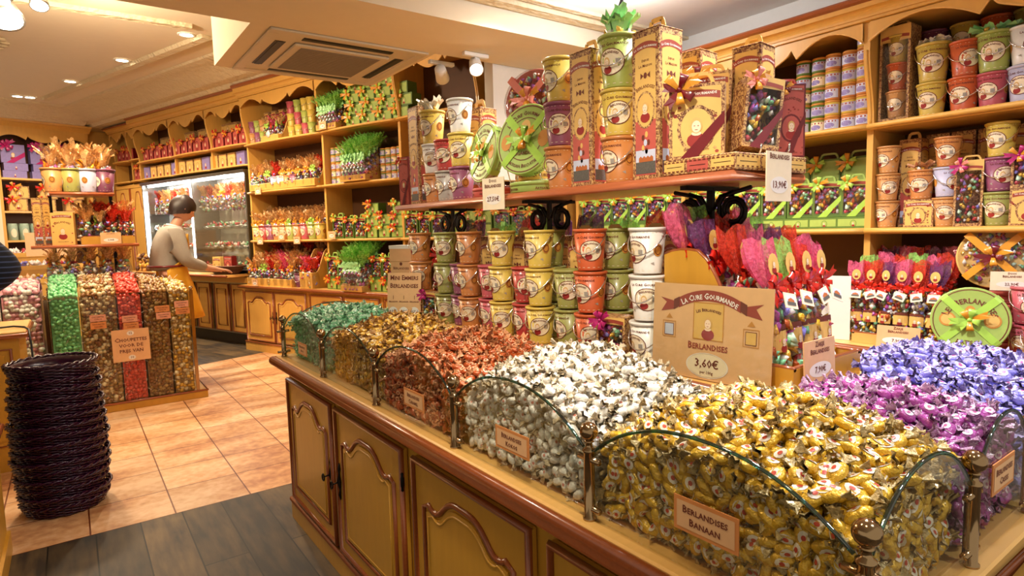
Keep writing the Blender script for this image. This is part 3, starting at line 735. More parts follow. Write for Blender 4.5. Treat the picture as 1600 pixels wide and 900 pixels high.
heap('purple', (1.103, 1.383), (.336, LY0-.002), dome(1.05, 1.43, .26, .72, .90, .975, .5, .6), 'purple and pink wrapped candy in the heap at the near end between yellow and blue', 'purple candies at the near end', 16, faces=(('y', .334, 1),))
heap('blue', (1.388, 2.04), (.336, .80), lambda x, y: dome(1.30, 2.12, .24, .86, .85, .972, .48, .55)(x, y) if (x > LX1 or y < LY0) else .86, 'lilac blue wrapped candy in the wide heap at the right edge', 'lilac blue candies at the right edge', 17, faces=(('y', .334, 1),))
heap('red', (LX0+.03, LX1-.03), (LY1+.01, 2.775), dome(LX0, LX1, LY1-.02, 2.80, .90, .975), 'red and white wrapped candy in the small bin behind the green heap', 'red candies behind the green heap', 18)
# ------------------------------------------------------------------ goods: builders
def cone_map(zb, zt, rb, rt_, turn=0):
    def f(s, t, l):
        r = rb+(rt_-rb)*(t-zb)/(zt-zb)+l+.0003; a = s/((rb+rt_)/2)+turn
        return (-r*cos(a), -r*sin(a), t)
    return f
def bucket(name, label, hue, h=.122, rt_=.049, rb=.037, lid=True, handle=True, turn=0, top=None, group=None, lod=0):
    """tapered paper bucket with printed badge, rim, lid and wire handle; front along -x"""
    t = thing(name, label, 'bucket', group=group)
    b = MB(); n = 26
    b.lathe([(rb*.97, .0), (rb, .002), (rb, .004), (rt_, h-.006)], n, 0)
    # 1 dark print, 2 cream, 3 face, 4 hair, 5 dress, 6 gold
    D = Dec(b, cone_map(0, h, rb, rt_, turn)); k = h/.122
    if lod < 2:
        D.ell(0, .058*k, .036*k, .031*k, 1, 1, 20, .93); D.ell(0, .058*k, .0335*k, .0285*k, 2, 1, 18)
        D.girl(-.008*k, .056*k, .028*k, 3, 4, 5, None, 2); D.rect(.014*k, .026*k, .052*k, .064*k, 7, 2, 2)
        D.ell(.068*k, .062*k, .014*k, .017*k, 6, 1, 12); D.ell(.068*k, .062*k, .010*k, .013*k, 1, 2, 12, .8)
        D.ell(-.085*k, .060*k, .014*k, .017*k, 6, 1, 12)
        for q in range(12): D.rect((-.13+q*.0225)*k, (-.118+q*.0225)*k, .108*k, .1092*k, 2, 1, 1); D.rect((-.10+q*.0175)*k, (-.092+q*.0175)*k, .008*k, .0092*k, 2, 1, 1)
        for q in (-.05, .047, .1): D.poly([(q*k, .028*k), ((q+.012)*k, .022*k), ((q+.010)*k, .031*k)], 7, 1)
        if lod < 1:
            D.text('Berlandises', 0, .080*k, .0088*k, 1, 3, arc=.042*k, wmax=.055*k)
            D.text('La Cure Gourmande', 0, .0975*k, .0098*k, 1, 2, wmax=.125*k)
            D.text('Berlandises', .098*k, .0975*k, .0088*k, 1, 2)
    M_ = ['bucket_'+hue, 'print_brown', 'paper_light', 'skin_print', 'hair_print', 'dress_print', 'gold_print', 'bucket_grey']
    b.build('bucket_body', M_, t)
    b = MB(); b.lathe([(rt_-.001, h-.009), (rt_+.0025, h-.008), (rt_+.003, h-.001), (rt_+.001, h+.0005)] + ([(rt_-.002, h-.002), (.001, h-.0015)] if lid else [(rt_-.003, h-.003), (rt_-.004, h-.03)]), n, 0, caps=False)
    b.build('rim', 'bucket_'+hue, t)
    if handle:
        b = MB(); pts = []
        for i in range(17):
            a = pi*i/16; y = (rt_+.004)*cos(a); d = sin(a)
            z = h-.016-.058*k*d; r = sqrt(max(0, 1-(y/(rt_+.004))**2))*(rb+(rt_-rb)*z/h+.007)
            pts.append((-r, y, z))
        b.tube(pts, .0019, 6); b.build('handle', 'chrome', t, rz=-turn*0)
    if top: top(t, h, rt_)
    return t

def crinkle(b, c, r, n, hgt, mi, seed, spread=1.6):
    """tuft of crinkled cellophane: many narrow folded leaves fanning upward"""
    rnd = random.Random(seed); cx, cy, cz = c
    for q in range(n):
        a = 2*pi*q/n+rnd.uniform(-.3, .3); r0 = r*rnd.uniform(.1, .5); l = hgt*rnd.uniform(.6, 1.1); w = r*rnd.uniform(.35, .6); o = r*spread*rnd.uniform(.4, 1)
        p0 = Vector((cx+r0*cos(a), cy+r0*sin(a), cz)); p1 = p0+Vector((o*.4*cos(a), o*.4*sin(a), l*.6)); p2 = p0+Vector((o*cos(a), o*sin(a), l*rnd.uniform(.75, 1)))
        s_ = Vector((-sin(a), cos(a), 0))*w; u_ = Vector((0, 0, w*.35))
        b.add([p0-s_*.3, p0+s_*.3, p1-s_*.7, p1+u_, p1+s_*.7, p2-s_, p2-s_*.3-u_, p2+s_*.35+u_, p2+s_*.9], [(0, 3, 2), (0, 1, 3), (1, 4, 3), (2, 3, 6, 5), (3, 7, 6), (3, 4, 8, 7)], mi)
def lumps(b, fn, n, r, mis, seed, inside=None):
    """loose small sweets; fn(rnd) gives each centre"""
    rnd = random.Random(seed)
    for _ in range(n):
        p = fn(rnd); T = Matrix.Translation(p) @ Euler((rnd.uniform(0, 6), rnd.uniform(0, 6), 0)).to_matrix().to_4x4() @ Matrix.Diagonal((rnd.uniform(1, 1.7), 1, rnd.uniform(.7, 1), 1))
        rr = r*rnd.uniform(.8, 1.2)
        b.add([(rr, 0, 0), (-rr, 0, 0), (0, rr, 0), (0, -rr, 0), (0, 0, rr), (0, 0, -rr)], [(0, 2, 4), (2, 1, 4), (1, 3, 4), (3, 0, 4), (2, 0, 5), (1, 2, 5), (3, 1, 5), (0, 3, 5)], rnd.choice(mis), T, True)
SWEETS = ['candy_yellow', 'candy_label_white', 'candy_purple', 'candy_blue', 'candy_copper', 'candy_green', 'candy_red', 'candy_gold', 'candy_label_green']
def bow(name, par, loc, k, m1, m2=None, rz=0, seed=1):
    """ribbon bow in the y-z plane: puffed teardrop loops and notched tails around a knot"""
    b = MB(); rnd = random.Random(seed)
    for q in range(7):
        a = 2*pi*q/7+rnd.uniform(-.2, .2); l = .030*k*rnd.uniform(.8, 1.2); w = .0085*k
        d = Vector((-.30, cos(a), sin(a))).normalized(); s_ = d.cross(Vector((1, 0, 0))).normalized(); o = d.cross(s_)
        mi = q % 2 if m2 else 0
        if q % 3:
            vs = []; n = 9
            for i in range(n):
                u = i/(n-1); p = d*(l*sin(pi*u)**.8) + o*(.010*k*cos(pi*u)*sin(pi*u)**.5*(1 if o.x < 0 else -1)); ww = w*(.35+.65*sin(pi*u))
                vs += [p-s_*ww, p+o*.0015*k, p+s_*ww]
            b.add(vs, [(3*i+j, 3*i+j+1, 3*i+j+4, 3*i+j+3) for i in range(n-1) for j in (0, 1)], mi, None, True)
        else:
            b.add([-s_*w*.4, s_*w*.4, d*l*.7+s_*w*.8+Vector((-.004*k, 0, 0)), d*l*.7-s_*w*.8+Vector((-.004*k, 0, 0)), d*l*1.35+s_*w, d*l*1.18, d*l*1.35-s_*w], [(0, 1, 2, 3), (3, 2, 4, 5, 6)], mi)
    b.ball((-.005*k, 0, 0), .0055*k, 0, 8)
    return b.build(name, [m1, m2] if m2 else [m1], par, loc, rz)
def loop_handle(b, y0, y1, z, h, x=0, r=.003, mi=0, w=.012):
    """flat arched carrying strap over a box"""
    pts = []
    for i in range(13):
        a = pi*i/12; pts.append(((y0+y1)/2-(y1-y0)/2*cos(a), z+h*min(1, sin(a)*1.35)))
    for i in range(12):
        (a, c), (a2, c2) = pts[i], pts[i+1]; dx, dz = a2-a, c2-c; L_ = sqrt(dx*dx+dz*dz) or 1; nx, nz = -dz/L_*r, dx/L_*r
        b.add([(x-w/2, a-nx, c-nz), (x+w/2, a-nx, c-nz), (x+w/2, a+nx, c+nz), (x-w/2, a+nx, c+nz), (x-w/2, a2-nx, c2-nz), (x+w/2, a2-nx, c2-nz), (x+w/2, a2+nx, c2+nz), (x-w/2, a2+nx, c2+nz)], [(0, 1, 5, 4), (1, 2, 6, 5), (2, 3, 7, 6), (3, 0, 4, 7)], mi)
BOXM = ['box_cream', 'box_red', 'box_border', 'print_red', 'print_brown', 'skin_print', 'hair_print', 'dress_print', 'oval_white', 'land_sky', 'land_roof', 'land_field', 'box_dark']
def tall_box(name, label, w, d, h, handle=True, lod=0, group=None, dark=False):
    """tall square carton: cream above, red below, patterned border, banner, portrait, landscape"""
    t = thing(name, label, 'box', group=group); b = MB()
    b.box(-d/2, d/2, -w/2, w/2, 0, h, 12 if dark else 2, bev=.0015)
    for f, W_ in ((front(-d/2), w), (side(-w/2), d)):
        D = Dec(b, f); m = .011*w/.09; s = w/.09
        D.rect(-W_/2+m, W_/2-m, h*.40, h-m*1.4, 0, 1, 1); D.rect(-W_/2+m, W_/2-m, m, h*.40, 1, 1, 1)
        D.band(-W_/2+m*.3, W_/2-m*.3, h*.87, .012*s, .017*s, 3, 2)
        if lod < 1: D.text('La Cure Gourmande', 0, h*.87+.0085*s, .0085*s, 8, 3, arc=.13*s, wmax=W_*.88)
        if lod < 1:
            D.text('Depuis', 0, h*.80, .009*s, 4, 2); D.text('La Maison', 0, h*.765, .010*s, 4, 2, wmax=W_*.6)
            D.ell(0, h*.70, .006*s, .008*s, 4, 2, 8)
        for q in (-1, 1): D.poly([(q*.006*s, h*.70), (q*.016*s, h*.70+.008*s), (q*.016*s, h*.70-.008*s)], 4, 2)
        if lod < 1: D.text('Berlandises', 0, h*.63, .014*s, 4, 2, arc=.06*s, wmax=W_*.72)
        D.ell(0, h*.47, .032*s, .047*s, 2, 2, 18); D.ell(0, h*.47, .027*s, .042*s, 0, 3, 18)
        D.girl(0, h*.475, .038*s, 5, 6, 7, None, 4)
        for q in range(5):
            a = 2*pi*q/5; D.ell(.010*s*cos(a), h*.25+.022*s*sin(a), .005*s, .008*s, 0 if q % 2 else 4, 2, 8)
        D.ell(0, h*.25, .006*s, .009*s, 9, 3, 8)
        D.rect(-W_/2+m*1.1, W_/2-m*1.1, .015*s, .075*s, 9, 2, 1); D.rect(-W_/2+m*1.1, W_/2-m*1.1, .015*s, .045*s, 11, 3, 1)
        for q in range(4): D.poly([(-.022*s+q*.012*s, .045*s), (-.022*s+q*.012*s, .055*s), (-.016*s+q*.012*s, .060*s), (-.010*s+q*.012*s, .055*s), (-.010*s+q*.012*s, .045*s)], 10, 4)
    b.build('carton', BOXM, t)
    b = MB(); b.box(-d/2-.001, d/2+.001, -w/2-.001, w/2+.001, h, h+.003, 0, bev=.001); b.build('lid', ['box_border'], t)
    if handle:
        b = MB(); loop_handle(b, -w*.26, w*.26, h+.002, .030*w/.09, 0, .006*w/.09, 0, .003); b.build('handle', ['box_cream'], t)
    return t
def gift_box(name, label, w, d, h, scheme='red', handle=1, ribbon=None, bowm=None, window=False, lod=0, lines=True, slant=0, group=None, sweets=True, hw=.3):
    """carton with a carrying strap; printed or windowed front along -x"""
    t = thing(name, label, 'gift box', group=group); b = MB()
    P_ = {'red': ('box_cream', 'box_border'), 'green': ('green_box', 'green_dark'), 'purple': ('purple_box', 'purple_box'), 'pink': ('box_red', 'burgundy'), 'cream': ('box_cream', 'box_cream')}[scheme]
    M_ = [P_[0], P_[1], 'print_red', 'print_brown', 'skin_print', 'hair_print', 'dress_print', 'oval_white', 'box_dark']
    tp = 1-slant
    vs = [(-d/2, -w/2, 0), (d/2, -w/2, 0), (d/2, w/2, 0), (-d/2, w/2, 0), (-d/2*tp, -w/2*tp, h), (d/2*tp, -w/2*tp, h), (d/2*tp, w/2*tp, h), (-d/2*tp, w/2*tp, h)]
    k = w/.13
    F_ = lambda a, c, l: (-d/2*(1-slant*c/h)-l, -a*(1-slant*c/h), c)
    if window:
        m = .011*k; b.add(vs, [(0, 3, 2, 1), (4, 5, 6, 7), (1, 2, 6, 5), (2, 3, 7, 6), (0, 1, 5, 4)], 1)
        D = Dec(b, F_); zt = h*.84
        D.rect(-w/2, w/2, 0, m*1.6, 1, 0, 1); D.rect(-w/2, w/2, zt, h, 0, 0, 1); D.rect(-w/2, -w/2+m, m*1.6, zt, 1, 0, 1); D.rect(w/2-m, w/2, m*1.6, zt, 1, 0, 1)
        D.band(-w/2+m*.5, w/2-m*.5, h*.88, .006*k, .014*k, 2, 1)
    else:
        b.add(vs, [(0, 3, 2, 1), (4, 5, 6, 7), (1, 2, 6, 5), (2, 3, 7, 6), (0, 1, 5, 4), (3, 0, 4, 7)], 1); D = Dec(b, F_)
        D.rect(-w/2+.008*k, w/2-.008*k, .008*k, h-.008*k, 0, 1, 1)
        if lod < 1:
            D.band(-w/2+.01*k, w/2-.01*k, h-.030*k, .007*k, .017*k, 2, 2); D.text('La Cure Gourmande', 0, h-.0235*k, .0105*k, 7, 3, wmax=w*.75)
            D.text('Berlandises', 0, h-.062*k, .020*k, 3, 2, arc=.075*k, wmax=w*.84)
        rz_ = min(.062*k, h*.32); D.ell(0, h*.40, rz_*.8, rz_, 1, 2, 20); D.ell(0, h*.40, rz_*.66, rz_*.86, 0, 3, 20); D.girl(0, h*.41, rz_*.95, 4, 5, 6, None, 4)
        if lod < 1:
            rnd = random.Random(3)
            for q in range(26):
                a, c = rnd.uniform(-w*.44, w*.44), rnd.uniform(.012*k, h*.75)
                if (a/(rz_*.85))**2+((c-h*.4)/(rz_*1.05))**2 > 1: D.ell(a, c, .005*k, .004*k, rnd.choice((1, 2, 6)), 2, 6)
            D.text('Depuis La Maison', 0, .022*k, .008*k, 3, 4)
    b.build('carton', M_, t)
    if window:
        if sweets:
            b = MB(); lumps(b, lambda r: (r.uniform(-d*.42, -d*.15)*tp, r.uniform(-w*.4, w*.4), r.uniform(.02, h*.8)), 60, .0135*k, list(range(9)), 5)
            b.build('sweets', SWEETS, t)
        b = MB(); D = Dec(b, lambda a, c, l: (-d/2*(1-slant*c/h)-.0005, -a*(1-slant*c/h), c)); D.rect(-w/2+.006, w/2-.006, .01, h*.86, 0, 0, 1); b.build('window', ['film'], t)
    if handle:
        b = MB(); loop_handle(b, -w*hw, w*hw, h-.002, .028*k*handle, 0, .0045*k, 0, .016*k); b.build('handle', [P_[0] if scheme != 'red' else 'box_cream'], t)
    if ribbon:
        b = MB(); wd = .018*k; F2 = F_
        D = Dec(b, lambda a, c, l: F_(a, c, .0022)); D.poly([(w/2, h*.62), (w/2, h*.62-wd*1.6), (-.0, .0), (-.04*k, 0)] if w/2 > .03*k else [(w/2, h*.6), (w/2, h*.5), (-w/2, .02), (-w/2, .05)], 0, 6)
        b.build('ribbon', [ribbon], t)
    if bowm: bow('bow', t, (-d/2-.006, w*.30, h*.93), 1.25*k, bowm[0], bowm[1], seed=int(w*1000+h*100))
    return t
def tin(name, label, r, th, m='green', text='Artisan Biscuitier', lid='print', ribbon=None, group=None, bowm=None):
    """round flat tin lying flat, z up; lid print on top"""
    t = thing(name, label, 'tin', group=group); mm = {'green': ('green_box', 'print_brown'), 'pink': ('box_red', 'burgundy'), 'gold': ('box_cream', 'box_border')}[m]
    b = MB(); b.lathe([(r*.985, 0), (r, .002), (r, th*.62), (r*1.0, th*.63)], 40, 0)
    D = Dec(b, lambda s, z, l: (-(r+l+.0003)*cos(s/r), -(r+l+.0003)*sin(s/r), z))
    for q in range(4): D.text(text, (q-1.5)*r*1.55, th*.30, th*.36, 1, 1, wmax=r*1.45)
    b.build('tin_body', [mm[0], 'print_brown'], t)
    b = MB(); b.lathe([(r*1.012, th*.62), (r*1.015, th*.97), (r*.99, th), (r*.97, th*.985)], 40, 0)
    T_ = Dec(b, lambda x, y, l: (y, -x, th*.985+l+.0006))
    if lid == 'print':
        T_.ell(0, 0, r*.96, r*.96, 1, 0, 36, .965); T_.ell(0, 0, r*.62, r*.62, 1, 1, 30, .96)
        T_.girl(0, r*.30, r*.30, 3, 4, 5, 2, 2)
        T_.text('La Cure Gourmande', 0, r*.74, r*.17, 6, 3, arc=r*.76, wmax=r*1.9); T_.text('Berlandises', 0, -r*.40, r*.17, 6, 3, wmax=r*1.0)
        T_.text('Artisan Biscuitier', 0, -r*.78, r*.15, 6, 3, arc=-r*.8, wmax=r*1.6)
        for q in (-1, 1): T_.ell(q*r*.66, -r*.05, r*.19, r*.24, 7, 2, 14)
        M_ = [mm[0], mm[1], 'box_cream', 'skin_print', 'hair_print', 'dress_print', 'print_brown', 'gold_print']
    elif lid == 'berl':
        T_.ell(0, 0, r*.95, r*.95, 1, 0, 36, .97); T_.text('Les Berlandises', 0, r*.60, r*.27, 6, 3, arc=r*.65, wmax=r*1.7); T_.girl(0, r*.26, r*.22, 3, 4, 5, 7, 2)
        for q in (-1, 1): T_.ell(q*r*.56, 0, r*.22, r*.22, 7, 2, 16); T_.ell(q*r*.56, 0, r*.17, r*.17, 2, 3, 14)
        T_.text('Artisan', 0, -r*.68, r*.2, 6, 3)
        M_ = [mm[0], mm[1], 'box_cream', 'skin_print', 'hair_print', 'dress_print', 'print_brown', 'gold_print']
    else: M_ = [mm[0]]
    b.build('lid', M_, t)
    if lid == 'clear':
        b = MB(); lumps(b, lambda q: (lambda a, s: (s*cos(a), s*sin(a), th+q.uniform(0, .012)))(q.uniform(0, 6.3), r*.86*sqrt(q.random())), 150, r*.085, list(range(9)), 8); b.build('sweets', SWEETS, t)
        b = MB(); b.lathe([(r*.96, th), (r*.95, th+.022), (r*.7, th+.03), (.001, th+.032)], 30, caps=False); b.build('window', ['film'], t)
    if ribbon:
        zz = th*1.0+(.034 if lid == 'clear' else .002)
        for q, a0 in enumerate((pi/4, -pi/4)):
            b = MB(); R = Matrix.Rotation(a0, 4, 'Z'); w_ = r*.11
            pr = [(-r*1.02, -.0), (-r*1.03, zz-.004), (-r*.9, zz), (r*.9, zz), (r*1.03, zz-.004), (r*1.02, 0)]
            vs = []
            for x, z in pr: vs += [(x, -w_, z), (x, w_, z)]
            b.add(vs, [(2*i, 2*i+1, 2*i+3, 2*i+2) for i in range(5)], 0, R); b.build('ribbon', [ribbon], t)
        o = bow('bow', t, (0, 0, zz+.004), r/.07*.85, *(bowm or (ribbon, 'gold_ribbon'))); o.rotation_euler = (0, pi/2, 0)
    return t
def packet(name, label, top='film_pink', h=.30, r=.030, seed=1, tagc=True, group=None, print_=True):
    """clear sleeve of mixed sweets gathered by a red bow under a coloured printed top; front along -x"""
    t = thing(name, label, 'candy packet', group=group); hb = h*.66; rnd = random.Random(seed)
    b = MB(); lumps(b, lambda q: (q.uniform(-r*.6, r*.6), q.uniform(-r*.85, r*.85), q.uniform(.008, hb*.96)), 95, r*.40, list(range(9)), seed); b.build('sweets', SWEETS, t)
    b = MB(); b.lathe([(r*.8, 0), (r*.98, .006), (r*1.02, hb*.5), (r*.95, hb*.9), (r*.4, hb), (r*.35, hb+.01)], 14, sx=.75)
    if print_:
        D = Dec(b, lambda s, z, l: (-(r*1.02+l)*.75*cos(s/r)-.0006, -(r*1.03+l)*sin(s/r), z)); z0 = hb*.42
        D.rect(-r*1.1, r*1.1, z0-r*.6, z0+r*.75, 1, 2, 8); D.band(-r*1.1, r*1.1, z0+r*.85, r*.15, r*.35, 2, 3); D.girl(0, z0, r*.75, 3, 4, 5, None, 4)
    b.build('sleeve', ['film', 'box_cream', 'print_brown', 'skin_print', 'hair_print', 'dress_print'], t)
    b = MB(); n = 12; pr = [(r*.35, hb+.004), (r*.85, hb+h*.09), (r*1.25, hb+h*.20), (r*1.3, h)]
    vs = []
    for q, (rr, z) in enumerate(pr):
        for k in range(n): a = 2*pi*k/n; c = 1+rnd.uniform(.05, .30)*(1 if k % 2 else -1)*(q > 0); vs.append((rr*.55*c*cos(a)+q*.006, rr*c*sin(a)*(1 if q < 3 else .92), z+(.016*rnd.uniform(-1, 1) if q == 3 else .004*rnd.uniform(-1, 1))))
    b.add(vs, [(i*n+k, i*n+(k+1) % n, (i+1)*n+(k+1) % n, (i+1)*n+k) for i in range(3) for k in range(n)], 0, None, False)
    D = Dec(b, lambda a, c, l: (-r*.62-l+.3*r*(c-hb)/h, -a, c)); D.ell(0, hb+h*.17, r*.60, r*.78, 1, 2, 12); D.girl(0, hb+h*.17, r*.62, 2, 3, 4, None, 3)
    b.build('top_film', [top, 'box_cream', 'skin_print', 'hair_print', 'dress_print'], t)
    bow('bow', t, (-r*.5, 0, hb+.004), r/.03*1.0, 'red_ribbon', seed=seed)
    if tagc:
        b = MB(); b.box(-.001, .001, -.023, .023, -.036, 0, 0); D = Dec(b, front(-.001)); D.rect(-.016, .016, -.029, -.007, 1, 1, 1); D.poly([(-.012, -.022), (-.012, -.016), (0, -.011), (.012, -.016), (.012, -.022)], 2, 2); D.rect(-.016, .016, -.029, -.021, 3, 3, 1)
        b.build('gift_tag', ['paper_light', 'land_sky', 'land_roof', 'land_field'], t, (-r*1.0-.012, -r*.2, hb-.012), rot=(rnd.uniform(-.4, .4), .25, 0))
    return t
def cello(name, label, hue='orange', h=.22, r=.045, seed=1, group=None, sweets=None, base=None, lod=0):
    """clear bag of sweets, ribbon round the neck and a wide crinkled top"""
    t = thing(name, label, 'sweet bag', group=group); hb = h*.5
    col = {'orange': ('film_peach', 'gold_ribbon'), 'red': ('film_red', 'red_ribbon'), 'green': ('film_green', 'mint'), 'clear': ('film_tan', 'lime_ribbon'), 'pink': ('film_pink', 'red_ribbon'), 'tan': ('film_tan', 'gold_ribbon')}[hue]
    if base: sb = bucket('x', 'x', base, h=hb, rt_=r, rb=r*.72, lid=False, handle=False, lod=1); kids = list(sb.children); bpy.data.objects.remove(sb)
    if base:
        for c in kids: c.parent = t
    b = MB(); z0 = hb*.8 if base else .006
    lumps(b, lambda q: (lambda a, s: (s*cos(a), s*sin(a), q.uniform(z0, hb*1.08)))(q.uniform(0, 6.3), r*.8*sqrt(q.random())), 26 if base else 44, r*.24, list(range(len(sweets or SWEETS))), seed); b.build('sweets', sweets or SWEETS, t)
    b = MB()
    if not base: b.lathe([(r*.8, 0), (r, .006), (r*1.05, hb*.6), (r*.8, hb*.95), (r*.3, hb*1.15)], 14, 0)
    else: b.lathe([(r*1.02, hb*.9), (r*.9, hb*1.08), (r*.3, hb*1.25)], 14, 0, caps=False)
    b.build('clear_film', ['film'], t)
    b = MB(); crinkle(b, (0, 0, hb*1.15), r*.8, 13, h-hb*1.1, 0, seed); b.build('crinkled_top', [col[0]], t)
    if lod < 1: bow('bow', t, (-r*.35, 0, hb*1.14), r/.045*1.1, col[1], seed=seed)
    return t
def jar(name, label, r, h, m1, m2):
    b = MB(); b.lathe([(r*.95, 0), (r, .003), (r, h*.84), (r*.9, h*.86)], 16, 0); b.lathe([(r*.97, h*.86), (r*1.0, h*.87), (r*1.0, h*.98), (r*.95, h)], 16, 3)
    D = Dec(b, cone_map(0, h, r, r)); D.rect(-r*1.3, r*1.3, h*.14, h*.72, 1, 1, 8); D.ell(-.0, h*.36, r*.7, h*.18, 2, 2, 12); D.rect(-r*.9, r*.9, h*.58, h*.68, 4, 2, 4)
    return tag(b.build(name, [m1, m2, 'purple_box', 'gold_print', 'print_red']), label, 'jar')
def rack(name, label, w, d, h, loc, rz=0, m='pine', front_h=.06, group=None, cat='display rack', edge='red_wood'):
    """wooden tray whose two side panels sweep down from a high rounded back; opens along -x"""
    t = thing(name, label, cat, loc, rz, group); side_ = []
    for i in range(15):
        a = i/14; x = d/2-d*a; z = front_h+(h-front_h)*(1 if a < .25 else (.5+.5*cos(pi*min(1, (a-.25)/.55))))
        if a < .1: z = h-.012*(1-a*10)
        side_.append((x, z))
    pts = [(d/2, 0)] + side_ + [(-d/2, 0)]
    for y in (-w/2, w/2-.012):
        b = MB(); b.prism(pts, y, y+.012, 'y', 0); b.tube([(x, y+.006, z) for x, z in side_], .0065, 6, 1); b.build('side_panel', [m, edge], t)
    b = MB(); b.box(-d/2, -d/2+.012, -w/2+.012, w/2-.012, 0, front_h, 0); b.tube([(-d/2+.006, -w/2+.012, front_h), (-d/2+.006, w/2-.012, front_h)], .006, 6, 1); b.build('front_board', [m, edge], t)
    b = MB(); b.box(-d/2+.012, d/2-.012, -w/2+.012, w/2-.012, 0, .01); b.build('bottom', [m], t)
    b = MB(); b.box(d/2-.01, d/2, -w/2+.012, w/2-.012, .01, h*.9); b.build('back', [m], t)
    return t
def price_sign(loc, rz, w, h, lines, label, price=None, tilt=0, body='paper', name='price_sign', sizes=None, sub=None, oval=True, holder=False, yoff=0):
    t = None; b = MB(); b.box(0, .003, -w/2, w/2, 0, h, 0); D = Dec(b, front(0)); n = len(lines)
    for i, s in enumerate(lines): D.text(s, 0, h*(.90-.155*i), (sizes[i] if sizes else h*.13), 1, 3, wmax=w*.84)
    if price:
        if oval: D.ell(0, h*.33, w*.36, h*.17, 2, 1, 26)
        D.text(price, 0, h*.33, h*.20, 1, 3, small=False, wmax=w*.6)
    if sub: D.text(sub, 0, h*.20, h*.05, 1, 4)
    return tag(b.build(name, [body, 'print_brown', 'oval_white'], loc=loc, rot=(0, tilt, rz)), label, 'price sign')
# ------------------------------------------------------------------ the bucket wall on the pedestal
HUEN = dict(orange='orange', pumpkin='orange red', yellow='yellow', olive='olive green', plum='plum', rose='rose pink', red='deep red', tan='tan', white='white', grey='grey', purple='dark purple', lime='lime green', lilac='pale lilac')
BK = {}
def put_bucket(F, x, y, z, rz, hue, label, group, sc=1, turn=None, lod=0, top=None):
    key = (hue, lod, random.randrange(2) if turn is None else turn) if not top else None
    if top: t = bucket('bucket', label, hue, lod=lod, top=top); t.location = at(F, x, y, z); t.rotation_euler.z = rz+ang(F); t.scale = (sc,)*3; t['group'] = group; return t
    if key not in BK: BK[key] = proto(bucket('bucket', label, hue, lod=lod, turn=(key[2]*.9-.35)))
    return BK[key].place(at(F, x, y, z), rz+ang(F), label, group, sc=sc)
COLS = [(2.43, 'orange', 0), (2.205, 'olive', 0), (2.115, 'plum', 1), (2.02, 'orange', 0), (1.905, 'rose', 1), (1.80, 'yellow', 0), (1.69, 'red', 1), (1.583, 'yellow', 0), (1.462, 'olive', 1), (1.340, 'pumpkin', 0), (1.115, 'white', 0)]
TI = 'left of the gap,left,middle'.split(',')
ORD = ['first', 'second', 'third', 'fourth', 'fifth', 'sixth', 'seventh', 'eighth', 'ninth', 'tenth', 'eleventh', 'twelfth', 'thirteenth', 'fourteenth', 'fifteenth']
for tier, tn in ((0, 'bottom'), (1, 'middle'), (2, 'top')):
    k = 0
    for (y, hue, back) in COLS:
        if tier == 2 and back: continue
        x = 1.262+.022*back; hu = 'tan' if False else hue
        put_bucket('W', x, y, LZ+.0015+tier*.1265, random.uniform(-.15, .15)+.25, hue, f'{HUEN[hue]} paper bucket with wire handle, {ORD[k]} from the left in the {tn} row of the bucket wall', 'paper buckets stacked on the counter pedestal', turn=(k+tier) % 2); k += 1
def bx(fn, x, y, z, rz=0, F='W', **k):
    rot = k.pop('rot', None); t = fn(**k); t.location = at(F, x, y, z); t.rotation_euler = rot or (0, 0, rz+ang(F)); return t
bx(gift_box, 1.262, 2.315, LZ+.001, .25, name='gift_box', label='small patterned box with arched clear window at the left foot of the bucket wall', w=.085, d=.07, h=.12, window=True, handle=0, bowm=('magenta', None))
bx(gift_box, 1.262, 1.228, LZ+.001, .2, name='gift_box', label='small patterned box with clear window and pink bow left of the white buckets', w=.095, d=.08, h=.125, window=True, handle=0, bowm=('magenta', None))
for i, y in enumerate((1.24, 1.41, 1.55, 1.72, 1.90, 2.10, 2.27)):
    bx(tall_box, 1.44, y, LZ+.001, .25, name='tall_box', label=f'tall cream and red printed carton with strap behind the bucket wall, {ORD[i]} from the right', w=.09, d=.09, h=.35, group='tall cartons behind the buckets')
for i, (x, y, z, hue) in enumerate(((1.38, 1.98, .001, 'grey'), (1.37, 1.65, .001, 'olive'), (1.37, 1.335, .001, 'olive'))):
    for k in range(3): put_bucket('W', x+.0, y, LZ+.001+k*.1265, .2, hue, f'{HUEN[hue]} bucket standing behind the bucket wall, {("bottom", "middle", "top")[k]} of its stack, {ORD[i]} stack from the left', 'buckets in the second row of the pedestal', turn=0)
for i, (x, y, h) in enumerate(((1.53, 1.14, .40), (1.53, 1.30, .42), (1.53, 1.46, .40), (1.52, 1.62, .42), (1.53, 1.80, .40), (1.53, 1.98, .42), (1.52, 2.16, .41), (1.5, 2.36, .42), (1.42, 2.52, .40))):
    bx(packet, x, y, LZ+.001, .2, name='candy_packet', label=f'candy packet with dark tinted crinkled top behind the cartons, {ORD[i]} from the right', top=('film_purple', 'film_red', 'film_green', 'film_purple')[i % 4], h=h, r=.042, seed=60+i, tagc=False, print_=False, group='packets at the back of the pedestal')
